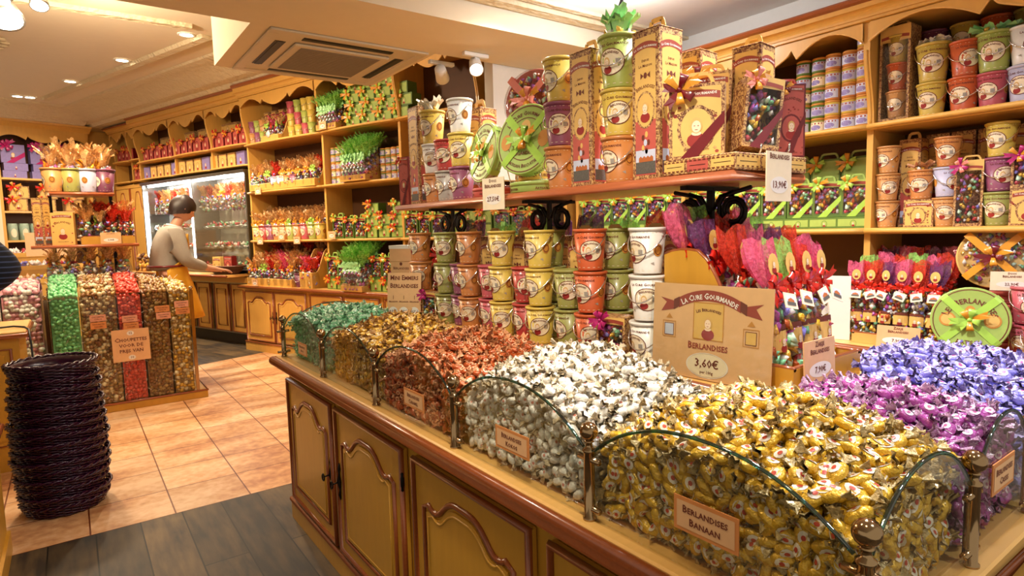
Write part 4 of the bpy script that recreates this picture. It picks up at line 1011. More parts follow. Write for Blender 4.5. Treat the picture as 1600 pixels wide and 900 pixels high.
# kraft box and sign at the left end of the pedestal
kb = thing('kraft_box', 'brown kraft gift box with folded white top behind the Mini Emmers sign', 'box', (1.27, 2.595, LZ+.001), .5)
b = MB(); b.box(-.04, .04, -.06, .06, 0, .30, 0, bev=.003); D = Dec(b, front(-.04)); D.frame(-.045, .045, .09, .19, .004, 1, 1); D.rect(-.03, .03, .10, .15, 2, 1, 1); D.text('Berlandises', 0, .215, .018, 1, 1); D.ell(0, .235, .008, .008, 1, 1, 8); b.build('carton', ['paper', 'print_brown', 'land_sky'], kb)
b = MB(); b.box(-.043, .043, -.062, .062, .245, .32, 0, bev=.003); b.box(-.0435, .0435, -.0625, .0625, .305, .3205, 1); b.build('folded_top', ['paper', 'white_paint'], kb)
sg = price_sign((1.165, 2.43, .90), .62, .165, .225, ['Mini Emmers', 'Berlandises'], 'tan sign reading Mini Emmers Berlandises with three oval prices', tilt=.12)
b = MB(); D = Dec(b, front(-.0008))
for q, t_ in enumerate(('8,50€', '17,50€', '20,50€')):
    D.ell((q-1)*.052, .055, .022, .020, 1, 1, 18); D.text(t_, (q-1)*.052, .055, .015, 0, 3, small=False, wmax=.036); D.text('Berlandises', (q-1)*.052, .098, .009, 0, 2); D.rect((q-1)*.052-.001, (q-1)*.052+.001, .108, .125, 0, 2, 1); D.text('per stuk', (q-1)*.052, .022, .007, 0, 2)
b.build('price_print', ['print_brown', 'oval_white'], sg)

# ------------------------------------------------------------------ goods on the upper shelf
Z1 = SZ+.001
bx(gift_box, 1.30, 2.60, Z1, .3, name='gift_box', label='narrow red bag shaped box with red and orange bow at the left end of the upper shelf', w=.065, d=.05, h=.22, scheme='pink', handle=0, bowm=('red_ribbon', 'gold_ribbon'), ribbon='burgundy')
bx(tall_box, 1.315, 2.475, Z1, 0, name='tall_box', label='tall cream and red portrait carton at the left end of the upper shelf', w=.088, d=.088, h=.42)
bx(tall_box, 1.32, 1.385, Z1, 0, name='tall_box', label='tall cream and red portrait carton with yellow strap in the middle of the upper shelf, left of the green bucket', w=.094, d=.094, h=.395)
bx(tall_box, 1.322, 1.132, Z1, 0, name='tall_box', label='tallest cream and red portrait carton, right of the green bucket on the upper shelf', w=.094, d=.094, h=.39)
bx(tall_box, 1.50, 1.145, Z1, .1, name='tall_box', label='tall portrait carton partly hidden behind the tallest carton', w=.09, d=.09, h=.36, handle=False)
bx(tall_box, 1.51, .965, Z1, .1, name='tall_box', label='tall portrait carton with big round strap at the back right of the upper shelf', w=.08, d=.08, h=.335)
bx(tall_box, 1.47, 2.23, Z1, .1, name='tall_box', label='portrait carton with two looped straps behind the white bucket', w=.11, d=.09, h=.385)
def crown(mis, seed, spread=1.5, hgt=.07, k=12):
    def f(t, h, r):
        b = MB(); crinkle(b, (0, 0, h-.004), r*.85, k, hgt, 0, seed, spread); b.build('crinkled_top', [mis], t)
        b = MB(); lumps(b, lambda q: (lambda a, s: (s*cos(a), s*sin(a), h+q.uniform(-.004, .012)))(q.uniform(0, 6.3), r*.8*sqrt(q.random())), 18, .010, [0, 1], seed); b.build('sweets', ['candy_white', 'candy_gold'], t)
    return f
GS = 'buckets stacked on the upper shelf'
def stack(x, y, hues, desc, sc=1.13, F='W', z=Z1, grp=GS, rz=.2, top=None, lod=0):
    zz = z
    for i, h in enumerate(hues):
        pos = ('bottom', 'middle', 'top')[i] if len(hues) == 3 else (('lower', 'upper')[i] if len(hues) == 2 else 'single')
        put_bucket(F, x, y, zz, rz+random.uniform(-.12, .12), h, f'{HUEN[h]} bucket, {pos} one of the stack {desc}', grp, sc=sc*(1.12 if (top and i == len(hues)-1) else 1), lod=lod, top=top if i == len(hues)-1 else None, turn=None if lod else i % 2)
        zz += .1255*sc
stack(1.31, 2.365, ['orange', 'white', 'yellow'], 'right of the left end carton on the upper shelf', 1.0, top=crown('candy_label_yellow', 5, .9, .06, 16))
stack(1.31, 2.255, ['grey', 'red'], 'before the carton with two straps on the upper shelf', 1.02)
stack(1.31, 2.135, ['plum', 'yellow', 'white'], 'just left of the two ribboned green tins', 1.06)
stack(1.315, 1.525, ['orange', 'plum', 'yellow'], 'between the green tin and the middle portrait carton', 1.10)
stack(1.305, 1.257, ['orange', 'yellow', 'lime'], 'between the two tallest portrait cartons', 1.05, top=crown('mint', 9, .8, .075, 22))
# tins
def wire_stand(name, label, loc, rz, w=.11, h=.10, d=.07):
    t = thing(name, label, 'stand', loc, rz); b = MB()
    for y in (-w/2, w/2): b.tube([(-d/2-.012, y, .028), (-d/2-.010, y, .012), (-d/2, y, .0045), (d/2, y, .0045), (0.008, y, h), (-.002, y, h)], .0024, 6)
    b.tube([(-d/2, -w/2, .0045), (-d/2, w/2, .0045)], .0024, 6); b.tube([(.008, -w/2, h-.002), (.008, w/2, h-.002)], .0024, 6); b.build('wire_frame', 'chrome', t); return t
bx(tin, 1.345, 1.955, Z1, 0, name='round_tin', label='flat pink round tin lying under the left green tin', r=.085, th=.034, m='pink')
bx(tin, 1.36, 1.69, Z1, .4, name='round_tin', label='flat green round tin with Artisan lettering lying under the right green tin', r=.108, th=.036)
wire_stand('wire_stand', 'chrome wire easel carrying the left green tin', (1.35, 1.955, Z1+.036), 0)
wire_stand('wire_stand', 'chrome wire easel carrying the right green tin', (1.36, 1.70, Z1+.038), 0, .13)
t = bx(tin, 1.335, 1.955, Z1+.036+.014+.112, 0, name='round_tin', label='upright green round tin with lime ribbon and yellow bow, left one on the upper shelf', r=.112, th=.040, ribbon='lime_ribbon', bowm=('lime_ribbon', 'gold_ribbon'), rot=(0, -pi/2+.16, -.12))
t = bx(tin, 1.335, 1.70, Z1+.038+.014+.122, 0, name='round_tin', label='upright green round tin with lime ribbon and yellow bow, right and larger one on the upper shelf', r=.122, th=.045, ribbon='lime_ribbon', bowm=('lime_ribbon', 'gold_ribbon'), rot=(0, -pi/2+.2, .25))
for k, (m_, lab) in enumerate((('gold', 'lowest'), ('gold', 'second'), ('pink', 'third'), ('gold', 'topmost'))):
    bx(tin, 1.455, 1.80, Z1+k*.052, .5*k, name='round_tin', label=f'flat printed round tin lying in the pile behind the green tins, {lab} of the pile', r=.10, th=.05, m=m_, group='pile of tins behind the green tins', text='La Cure Gourmande', lid=None)
t = bx(tin, 1.455, 1.80, Z1+.21+.118, 0, name='round_tin', label='large clear fronted round tin of purple sweets with pink ribbon behind the green tins', r=.118, th=.055, m='pink', lid='clear', ribbon='pink_ribbon', bowm=('pink_ribbon', 'gold_ribbon'), rot=(0, -pi/2+.12, .35))
# gift boxes on their tray at the right end
t = thing('flat_box', 'long flat patterned box under the gift boxes at the right end of the upper shelf', 'box', (1.41, .945, Z1))
b = MB(); b.box(-.155, .155, -.10, .11, 0, .040, 0, bev=.002)
for f, a, c in ((front(-.155), -.11, .10), (side(-.10), -.155, .155)):
    D = Dec(b, f)
    for q in range(3): x_ = a+(c-a)*(q+.5)/3; D.rect(x_-(c-a)/6+.004, x_+(c-a)/6-.004, .006, .034, 1 if f(0, 0, 0)[1] != 0 or q != 1 else 2, 1, 2); D.rect(x_-(c-a)/9, x_+(c-a)/9, .019, .0205, 3, 2, 1)
    for q in range(16): x_ = a+(c-a)*(q+.5)/16; D.ell(x_, .030, .005, .0035, 4, 3, 8, 0, 0, pi); D.ell(x_, .010, .005, .0035, 4, 3, 8, 0, pi, 2*pi)
b.build('carton', ['box_border', 'box_cream', 'box_red', 'black', 'print_brown'], t)
ZT = Z1+.0415
bx(gift_box, 1.328, 1.005, ZT, .55, name='gift_box', label='large portrait gift box with white strap, burgundy bow and diagonal ribbon, front of the right end group', w=.135, d=.055, h=.185, ribbon='burgundy', bowm=('burgundy', 'gold_ribbon'), hw=.28)
bx(gift_box, 1.43, .915, ZT+.012, 0, name='gift_box', label='gift box with clear window of sweets leaning to the left behind the price card', w=.098, d=.08, h=.185, window=True, ribbon='burgundy', bowm=('pink_ribbon', 'gold_ribbon'), rot=(.17, .15, 1.05))
bx(gift_box, 1.44, 1.045, ZT, .5, name='gift_box', label='gift box with white strap and burgundy bow standing behind the large portrait gift box', w=.11, d=.07, h=.235, ribbon='burgundy', bowm=('burgundy', 'gold_ribbon'), hw=.3)
bx(gift_box, 1.535, .885, Z1+.041, 1.0, name='gift_box', label='narrow gift box with burgundy sash and orange bow at the far right end of the upper shelf', w=.075, d=.05, h=.185, scheme='pink', ribbon='burgundy', bowm=('burgundy', 'gold_ribbon'), hw=.3)
wire_stand('wire_stand', 'wire easel under the leaning window gift box', (1.45, .885, ZT), .95, .07, .13, .07)
def small_print(o, rows, w, h):
    b = MB(); D = Dec(b, front(-.0008))
    for z_, s_, tx in rows: D.text(tx, 0, z_, s_, 0, 2, wmax=w*.8)
    b.build('print', ['print_brown'], o)
price_sign((1.224, 1.79, 1.372), .12, .115, .112, ['Doos', 'Berlandises'], 'cream price card reading Doos Berlandises hanging from the upper shelf edge', '27,50€', body='paper_light', sizes=[.016, .018])
price_sign((1.40, .822, 1.352), pi/2+.05, .118, .118, ['Berlandises'], 'cream price card reading 13,90 euro hanging at the right end of the upper shelf', '13,90€', body='paper_light', sizes=[.019])

# ------------------------------------------------------------------ rack of packets and the large signs
rk = rack('packet_rack', 'yellow wooden rack with brown rounded edge holding candy packets on the pedestal', .31, .36, .315, (1.425, .885, LZ+.001), pi/2, m='yellow_wood', front_h=.055, cat='rack')
TF = ['film_pink', 'film_green', 'film_red', 'film_pink', 'film_purple', 'film_red']
n_ = 0
for r_i, yy in enumerate((.775, .855, .935, 1.0)):
    for c_i in range(4):
        x = 1.32+.068*c_i+(.01 if r_i % 2 else 0)
        t = bx(packet, x, yy, LZ+.013+.02*r_i, 0, name='candy_packet', label=f'packet of sweets with red bow in the yellow rack, {ORD[c_i]} from the left in row {("one", "two", "three", "four")[r_i]} from the front', top=TF[(c_i+2*r_i) % 6], h=.325+.010*r_i, r=.036, seed=n_, group='sweet packets in the rack on the pedestal', tagc=r_i < 2, rot=(0, random.uniform(.02, .10), pi/2+random.uniform(-.25, .25)))
        t.rotation_euler = (random.uniform(-.10, .02) if c_i < 2 else random.uniform(0, .08), .10, pi/2); n_ += 1
t = price_sign((1.232, .905, LZ+.002), .06, .325, .232, [], 'large tan sign reading La Cure Gourmande Berlandises 3,60 euro per 100 g', tilt=.06, name='large_sign')
b = MB(); D = Dec(b, front(-.0006))
D.band(-.085, .085, .185, .022, .026, 1, 1, 14); D.text('La Cure Gourmande', 0, .2045, .0205, 2, 3, arc=.165, wmax=.16)
for s in (-1, 1):
    D.poly([(s*.083, .176), (s*.083, .200), (s*.100, .192), (s*.100, .166)], 0, 2); D.poly([(s*.098, .168), (s*.098, .188), (s*.140, .196), (s*.122, .184), (s*.138, .160)], 1, 1)
D.rect(-.042, .042, .098, .190, 3, 0, 1); D.frame(-.042, .042, .098, .190, .0025, 4, 1); D.text('Les Berlandises', 0, .172, .011, 0, 2, arc=.10, wmax=.07); D.girl(0, .135, .042, 5, 6, 7, None, 1)
for s, c in ((-1, 8), (1, 3)): D.frame(s*.112-.020, s*.112+.020, .095, .137, .002, 4, 1); D.rect(s*.112-.013, s*.112+.013, .100, .130, c, 1, 1); D.frame(s*.112-.014, s*.112+.014, .100, .131, .0015, 0, 2); D.poly([(s*.112-.010, .143), (s*.112+.010, .143), (s*.112, .156)], 4, 1)
D.text('Berlandises', 0, .082, .024, 1, 2, wmax=.11); D.ell(0, .036, .058, .031, 9, 1, 30, .95); D.ell(0, .036, .055, .0285, 10, 1, 30); D.text('3,60€', 0, .040, .028, 0, 3, small=False); D.text('per 100g', 0, .019, .010, 0, 3, small=False)
b.build('sign_print', ['print_brown', 'print_red', 'oval_white', 'box_cream', 'gold_print', 'skin_print', 'hair_print', 'dress_print', 'land_sky', 'oval_white', 'paper_light'], t)
b = MB(); b.box(-.004, -.0015, -.172, .168, .002, .236, 0); b.build('clear_holder', ['glass'], t)
price_sign((1.365, .693, LZ+.012), pi/2, .135, .102, ['Zakje', 'Berlandises'], 'small pale card reading Zakje Berlandises 7,90 euro on the rack front', '7,90€', body='paper', sizes=[.017, .017], tilt=.05)
# ------------------------------------------------------------------ wall shelving
def valance_pts(y0, y1, zt, zl, A=.09, B=.05, n=10):
    """lower edge of a carved board: arch, cusp, hanging belly, cusp, arch"""
    L_ = y1-y0; P = []
    def seg(a, b, f):
        for i in range(n+1): q = i/n; P.append((y0+L_*(a+(b-a)*q), f(q)))
    seg(0, .30, lambda q: zl-.01+A*sin(pi*min(1, q*.92+.04))**.8)
    P.append((y0+L_*.325, zl+.055)); P.append((y0+L_*.345, zl+.03))
    seg(.36, .64, lambda q: zl+.02-B*sin(pi*q))
    P.append((y0+L_*.655, zl+.03)); P.append((y0+L_*.675, zl+.055))
    seg(.70, 1, lambda q: zl-.01+A*sin(pi*min(1, (1-q)*.92+.04))**.8)
    return P
def wall_unit(F, name, label, xf, xb, parts, shelves, zb, zt, corn, m='wall_wood', xtop=None, back='dark_interior', zlow=None, corb=.30):
    """open shelving: partitions at parts (y), boards at shelves (z), carved valances and a cornice"""
    t = thing(name, label, 'shelving', at(F, xf, (parts[0]+parts[-1])/2, zb), ang(F)); yc = (parts[0]+parts[-1])/2
    def PB(b, nm, mm): o = b.build(nm, mm, t); o.location = (-xf, -yc, -zb); return o
    xt = xtop if xtop is not None else xf-.06
    y0, y1 = parts[0], parts[-1]
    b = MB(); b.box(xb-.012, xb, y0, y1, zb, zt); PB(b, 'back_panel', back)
    for y in parts:
        zc = shelves[-1]; pts = [(xb-.013, zb), (xf+.01, zb), (xf+.01, zc)]
        for i in range(9): q = i/8; pts.append((xf+.01+(xt+.012-xf-.01)*(q**2*(3-2*q)) if True else 0, zc+.02+(zt-zc-.02)*min(1, q*1.0)*.72))
        pts += [(xt+.012, zt), (xb-.013, zt)]
        b = MB(); b.prism(pts, y-.014, y+.014, 'y', 0); b.tube([(x, y, z) for x, z in pts[2:-2]], .006, 6, 0); PB(b, 'partition', m)
    for z in shelves:
        b = MB(); b.box(xf-.02, xb-.013, y0, y1, z-.028, z, 0, bev=.003)
        for i in range(len(parts)-1):
            a, c = parts[i], parts[i+1]; n = 14
            fr = [(xf-.02-.035*sin(pi*q/n)**.6, a+(c-a)*q/n) for q in range(n+1)]
            b.prism(fr + [(xf-.015, c), (xf-.015, a)], z-.024, z-.002, 'z', 0)
            b.tube([(x, y, z-.013) for x, y in fr], .012, 8, 0)
        PB(b, 'shelf_board', m)
    zl = zlow if zlow else zt-.13
    for i in range(len(parts)-1):
        P = valance_pts(parts[i]+.014, parts[i+1]-.014, zt, zl); b = MB()
        poly = [(parts[i]+.014, zt)] + P + [(parts[i+1]-.014, zt)]
        # strips keep the concave outline clean
        n = len(P); vs = []
        for (y, z) in P: vs += [(xt, y, z), (xt, y, zt), (xt+.016, y, z), (xt+.016, y, zt)]
        fs = []
        for k in range(n-1): o = k*4; fs += [(o, o+1, o+5, o+4), (o+2, o+6, o+7, o+3), (o, o+4, o+6, o+2)]
        b.add(vs, fs, 0); b.tube([(xt+.004, y, z) for y, z in P], .005, 6, 1); PB(b, 'valance', (m, 'pine' if m == 'wall_wood' else m))
    b = MB(); x_ = xt+.02; pr = [(xb, zt)] + [(x_, zt), (x_-.03, zt+.005), (x_-.03, zt+.018)] + [(x_-.035-.035*(1-cos(pi/2*q/5)), zt+.018+.035*sin(pi/2*q/5)) for q in range(6)] + [(x_-.075, zt+corn*.72)]
    b.prism(pr + [(xb, zt+corn*.72)], y0-.02, y1+.02, 'y', 0)
    b.prism([(xb, zt+corn*.72+.0005), (x_-.078, zt+corn*.72+.0005), (x_-.095, zt+corn*.78), (x_-.10, zt+corn*.9), (x_-.09, zt+corn), (xb, zt+corn)], y0-.02, y1+.02, 'y', 1); PB(b, 'cornice', (m, 'red_wood'))
    return t
def base_unit(F, name, label, xf, xb, y0, y1, zt, doors, m='wall_wood', keys=True, arch=True):
    t = thing(name, label, 'cabinet', at(F, xf, (y0+y1)/2, 0), ang(F)); yc = (y0+y1)/2
    def PB(b, nm, mm): o = b.build(nm, mm, t); o.location = (-xf, -yc, 0); return o
    b = MB(); b.box(xf+.02, xb, y0, y1, 0, zt-.035); b.box(xf-.005, xf+.021, y0, y1, 0, .095); b.tube([(xf-.003, y0, .10), (xf-.003, y1, .10)], .01, 6, 1); PB(b, 'body', (m, 'red_wood'))
    n = doors; w = (y1-y0-.04)/n
    for k in range(n):
        d = door(t, xf+.02, y0+.03+k*w, y0+.01+(k+1)*w, .12, zt-.06, (m, 'red_wood'), key=(1 if k % 2 == 0 else -1) if keys else 0, arch=arch); d.location = (-xf, -yc, 0)
    return t
def worktop(F, name, label, xf, xb, y0, y1, z, m=('pine', 'red_wood')):
    b = MB(); b.box(xf-.02, xb, y0, y1, z-.034, z, 0, bev=.003); b.tube([(xf-.022, y0, z-.017), (xf-.022, y1, z-.017)], .017, 10, 1)
    o = b.build(name, m, rz=ang(F)); return tag(o, label, 'worktop')

# ---- right hand shelving, parallel to the counter
wall_unit('W', 'shelf_unit', 'yellow wooden wall shelving with carved arched valances and brown cornice on the right', 3.05, 3.415, [-.05, 1.35, 2.42, 3.38], [1.265, 1.745], .745, 2.19, .10, zlow=2.10)
base_unit('W', 'base_cabinet', 'yellow base cabinet below the right hand shelving', 2.86, 3.415, -.05, 3.38, .74, 6)
worktop('W', 'worktop', 'long pine worktop with brown edge below the right hand shelves', 2.85, 3.415, -.05, 3.39, .7445)
R2, R1, R0 = 1.7455, 1.2655, .7455
G = 'buckets on the top right shelf'
# top shelf, right bay
t = bx(gift_box, 3.13, 1.262, R2, 0, name='window_carton', label='tall patterned carton with window showing three stacked buckets, right of the shelf post on the top shelf', w=.125, d=.11, h=.42, window=True, handle=1, sweets=False)
for k, h in enumerate(('tan', 'pumpkin', 'yellow')):
    c = bucket('b', 'b', h, h=.118, rt_=.046, rb=.034, lod=1); kids = list(c.children); bpy.data.objects.remove(c)
    for q in kids: q.parent = t; q.location = (-.035+.02, 0, .018+k*.122); q.name = {'bucket_body': 'boxed_bucket', 'rim': 'boxed_bucket_rim', 'handle': 'boxed_bucket_handle'}.get(q.name.split('.')[0], q.name)
def two(x, y, hues, d, sc, z, g, top=None, rz=.15): return stack(x, y, hues, d, sc, 'W', z, g, rz, top)
two(3.12, 1.125, ['yellow', 'yellow'], 'with a heap of cream sweets, right of the window carton', 1.18, R2, G, top=crown('candy_label_yellow', 21, 1.0, .02, 14))
two(3.12, 1.005, ['pumpkin', 'pumpkin'], 'of orange buckets on the top right shelf', 1.18, R2, G)
two(3.12, .905, ['rose', 'lime'], 'with green crinkled top on the top right shelf', 1.15, R2, G, top=crown('mint', 22, 1.3, .03, 14))
two(3.12, .80, ['lilac', 'white'], 'of pale buckets near the right edge of the top shelf', 1.2, R2, G)
two(3.12, .685, ['orange', 'yellow'], 'of buckets at the right edge of the top shelf', 1.18, R2, G)
for i, (y, hs) in enumerate(((1.19, ['plum', 'plum', 'plum']), (1.07, ['olive', 'olive', 'yellow']), (.955, ['red', 'red', 'pumpkin']), (.84, ['olive', 'grey', 'olive']), (.73, ['grey', 'plum', 'grey']))):
    stack(3.30, y, hs, f'in the dark back row of the top right shelf, {ORD[i]} from the left', 1.1, 'W', R2, 'buckets in the back row of the top right shelf', lod=1)
# jars, left bay
JM = [('green_dark', 'bucket_lilac'), ('bucket_olive', 'paper_light'), ('bucket_orange', 'land_sky'), ('bucket_yellow', 'bucket_lilac')]
jp = [proto(jar('jar', 'x', .036, .073, a, c)) for a, c in JM]
nj = 0
for c in range(10):
    hgt = (6 if c == 0 else 5) if c < 3 else (5 if c < 5 else (4 if c < 7 else 5))
    for r_ in range(hgt):
        q = (0 if (c+r_) % 3 else 1) if c >= 3 else (2 + (r_ % 2))
        jp[q].place((3.11+.012*(c % 2), 1.402+.0745*c, R2+r_*.0738), random.uniform(-.3, .3), f'small round jar with printed label, {ORD[c]} column left of the shelf post, {ORD[r_]} from below', 'stacked jars on the top shelf')
for i, y in enumerate((2.20, 2.28, 2.06)):
    bx(cello, 3.13, y, R2, 0, name='sweet_bag', label=f'bag of sweets with green crinkled top behind the gift boxes, {ORD[i]} one', hue='green', h=.30, r=.05, seed=i, group='green topped bags beside the jars')
# middle shelf, right bay
G = 'buckets on the middle right shelf'
stack(3.12, 1.292, ['tan', 'tan', 'tan'], 'of tan buckets beside the shelf post, middle shelf', 1.0, 'W', R1, G, 0)
bx(tall_box, 3.22, 1.225, R1, 0, name='tall_box', label='tall portrait carton with big strap behind the three tan buckets on the middle shelf', w=.09, d=.09, h=.40)
bx(gift_box, 3.13, 1.152, R1, .1, name='gift_box', label='small square portrait box under the bucket with orange crinkled top, middle right shelf', w=.115, d=.1, h=.122, handle=0)
put_bucket('W', 3.12, 1.152, R1+.1235, .1, 'orange', 'orange bucket with cream and orange crinkled sweets on top, middle right shelf', G, 1.06, top=crown('candy_label_copper', 31, 1.1, .035, 14))
stack(3.12, 1.055, ['tan', 'lilac', 'orange'], 'with a pale bucket in the middle, middle right shelf', 1.03, 'W', R1, G, .5)
bx(gift_box, 3.12, .965, R1, .1, name='gift_box', label='tall patterned window box with pink bow showing two buckets, middle right shelf', w=.10, d=.09, h=.275, window=True, bowm=('magenta', 'pink_ribbon'))
stack(3.12, .868, ['olive', 'plum', 'yellow'], 'with yellow on plum on olive, middle right shelf', 1.12, 'W', R1, G, .2)
bx(gift_box, 3.12, .765, R1, .1, name='gift_box', label='square portrait box under a window box at the right edge, middle right shelf', w=.115, d=.1, h=.145, handle=0)
bx(gift_box, 3.12, .765, R1+.1465, .1, name='gift_box', label='patterned window box with pink and orange bow at the right edge, middle right shelf', w=.115, d=.1, h=.14, window=True, handle=0, bowm=('magenta', 'gold_ribbon'))
stack(3.13, .65, ['tan', 'olive', 'pumpkin'], 'at the right edge of the middle shelf', 1.1, 'W', R1, G, .2)
for i in range(7):
    bx(tall_box, 3.32, 1.15-.10*i, R1, 0, name='tall_box', label=f'tall portrait carton in the shaded back row of the middle right shelf, {ORD[i]} from the left', w=.092, d=.09, h=.42, handle=False, lod=0, group='tall cartons at the back of the middle right shelf')
# green boxes, left bay and on behind the display
gp = proto(bx(gift_box, 0, 0, 0, name='gift_box', label='green', w=.13, d=.085, h=.175, scheme='green', window=True, ribbon='lime_ribbon', bowm=('lime_ribbon', 'gold_ribbon'), hw=.22))
gq = proto(bx(gift_box, 0, 0, 0, name='gift_box', label='green', w=.16, d=.10, h=.055, scheme='green', handle=0, lod=1))
for i, y in enumerate((1.425, 1.565, 1.70, 1.85, 2.0, 2.15, 2.30, 2.50, 2.66, 2.82, 2.98, 3.14, 3.28)):
    gq.place((3.12, y, R1), .1, f'flat green box lying under a green gift box, {ORD[i]} right to left' if i < 15 else '', 'flat green boxes on the middle shelf')
    gp.place((3.12, y, R1+.0565), .25, f'green gift box with strap, clear window and lime ribbon, {ORD[i]} from the shelf post', 'green gift boxes on the middle shelf')
for i, y in enumerate((1.5, 1.66, 1.82)):
    bx(gift_box, 3.31, y, R1, .1, name='gift_box', label=f'dark green gift box with yellow bow at the back of the middle shelf, {ORD[i]} from the shelf post', w=.15, d=.10, h=.36, scheme='green', bowm=('gold_ribbon', 'lime_ribbon'), lod=1)
# worktop goods, right
rack('packet_rack', 'low yellow rack of bagged sweets on the right hand worktop', .42, .26, .20, (3.02, 1.12, R0), 0, front_h=.045, cat='rack')
n_ = 0
for r_i, xx in enumerate((2.955, 3.035, 3.10)):
    for k in range(6):
        bx(packet, xx, 1.345-.064*k-.012*(r_i % 2), R0+.012, 0, name='candy_packet', label=f'packet of mixed sweets with red bow in the low right rack, {ORD[k]} from the left, row {("one", "two", "three")[r_i]}', top=TF[(k*2+r_i) % 6], h=.355+.03*r_i, r=.031, seed=100+n_, tagc=r_i == 0, group='sweet packets in the low right rack', rot=(0, .05+.02*r_i, random.uniform(-.2, .2))); n_ += 1
price_sign((2.868, 1.13, R0+.0), .1, .165, .095, ['Zakje', 'Berlandises'], 'small card reading Zakje Berlandises 7,90 euro before the low right rack', '7,90€', sizes=[.016, .016], tilt=.12)
wire_stand('wire_stand', 'small clear easel under the upright green Berlandises tin', (2.90, .875, R0), 0, .12, .10)
bx(tin, 2.885, .875, R0+.02+.128, 0, name='round_tin', label='upright green round tin reading Les Berlandises with lime cross ribbon on the right worktop', r=.128, th=.04, lid='berl', ribbon='lime_ribbon', bowm=('lime_ribbon', 'gold_ribbon'), rot=(0, -pi/2+.15, .25))
for k in range(5): bx(tin, 3.10, .835, R0+k*.052, .4*k, name='round_tin', label=f'flat pink printed tin in the stack behind the green Berlandises tin, {ORD[k]} from below', r=.10, th=.05, m='pink', lid=None, text='La Cure Gourmande', group='stack of pink tins on the right worktop')
bx(tin, 3.09, .862, R0+.262+.125, 0, name='round_tin', label='clear fronted round tin of mixed sweets with orange and red cross ribbon on a stack of tins', r=.125, th=.045, m='gold', lid='clear', ribbon='gold_ribbon', bowm=('burgundy', 'gold_ribbon'), rot=(0, -pi/2+.15, .2))
price_sign((2.985, .775, R0+.265), .35, .135, .075, ['Doos', 'Berlandises'], 'cream card reading Doos Berlandises 22,90 euro below the round window tin', '22,90€', body='paper_light', sizes=[.011, .012])
b = MB(); b.box(-.002, .002, -.002, .002, 0, .266); tag(b.build('card_stem', 'chrome', loc=(2.99, .775, R0)), 'thin stem carrying the cream price card before the stack of tins', 'card holder')
for i, (x, y, hs) in enumerate(((2.97, .715, ['rose', 'rose']), (2.90, .655, ['rose', 'plum']), (3.08, .70, ['rose', 'rose', 'rose']), (2.98, .60, ['rose', 'plum']))):
    stack(x, y, hs, f'of rose and plum buckets at the right end of the worktop, {ORD[i]} stack', 1.15, 'W', R0, 'rose buckets on the right worktop', .1)
for i, y in enumerate((1.47, 1.60, 1.74)):
    bx(gift_box, 3.05, y, R0, .2, name='gift_box', label=f'green gift box on the right worktop behind the packet rack, {ORD[i]} from the rack', w=.12, d=.08, h=.19, scheme='green', window=True, bowm=('lime_ribbon', 'gold_ribbon'))
price_sign((2.90, 1.42, R0), .3, .14, .30, [], 'blank white card standing behind the sweet rack', body='white_paint', name='display_card')
# ---- back-left wall shelving (frame M: x away from the shop floor, y along the wall)
MP = [2.34, 3.15, 4.06, 5.15, 6.48]
wall_unit('M', 'shelf_unit', 'tall golden wall shelving with carved wavy valances on the back wall', 4.0, 4.355, MP, [1.255, 1.80, 2.33], .755, 2.83, .14, zlow=2.72)
for a, c, l in ((2.34, 4.25, 'half hidden behind the counter'), (4.26, 5.36, 'right of the two door cabinet nearest the glass case'), (5.37, 6.56, 'next to the glass display case')):
    base_unit('M', 'base_cabinet', 'yellow base cabinet with arched panel doors, '+l, 3.885, 4.355, a, c, .745, 2)
worktop('M', 'worktop', 'pine worktop with brown edge below the back wall shelving', 3.87, 4.355, 2.34, 6.58, .751)
wall_unit('M', 'shelf_unit', 'upper wall shelves with wavy valance above the glass display case', 4.06, 4.355, [6.51, 7.35, 8.25, 9.25], [2.13, 2.37], 2.10, 2.83, .14, zlow=2.72)
wall_unit('M', 'shelf_unit', 'recessed narrow wall shelves left of the glass case, near the corner', 4.16, 4.355, [9.28, 9.72, 10.25], [2.15, 2.45], 1.60, 2.86, .08, zlow=2.76)
t = thing('tall_cabinet', 'tall narrow yellow cabinet with panelled door left of the glass case', 'cabinet', at('M', 4.15, 9.55, 0), MR)
b = MB(); b.box(0, .20, -.28, .70, 0, 2.10); b.build('body', 'wall_wood', t); d = door(t, 0, -.26, .20, .12, 2.05, ('wall_wood', 'red_wood')); d = door(t, 0, .22, .68, .12, 2.05, ('wall_wood', 'red_wood'))
def MG(fn, x, y, z, rz=0, **k): return bx(fn, x, y, z, rz, 'M', **k)
CP = {}
def cel(F, x, y, z, hue, label, group, sc=1, base=None, rz=0):
    k = (hue, base, random.randrange(2))
    if k not in CP: CP[k] = proto(cello('sweet_bag', 'x', hue, seed=len(CP)+3, base=base, lod=0))
    return CP[k].place(at(F, x, y, z), rz+ang(F)+random.uniform(-.4, .4), label, group, sc=sc)
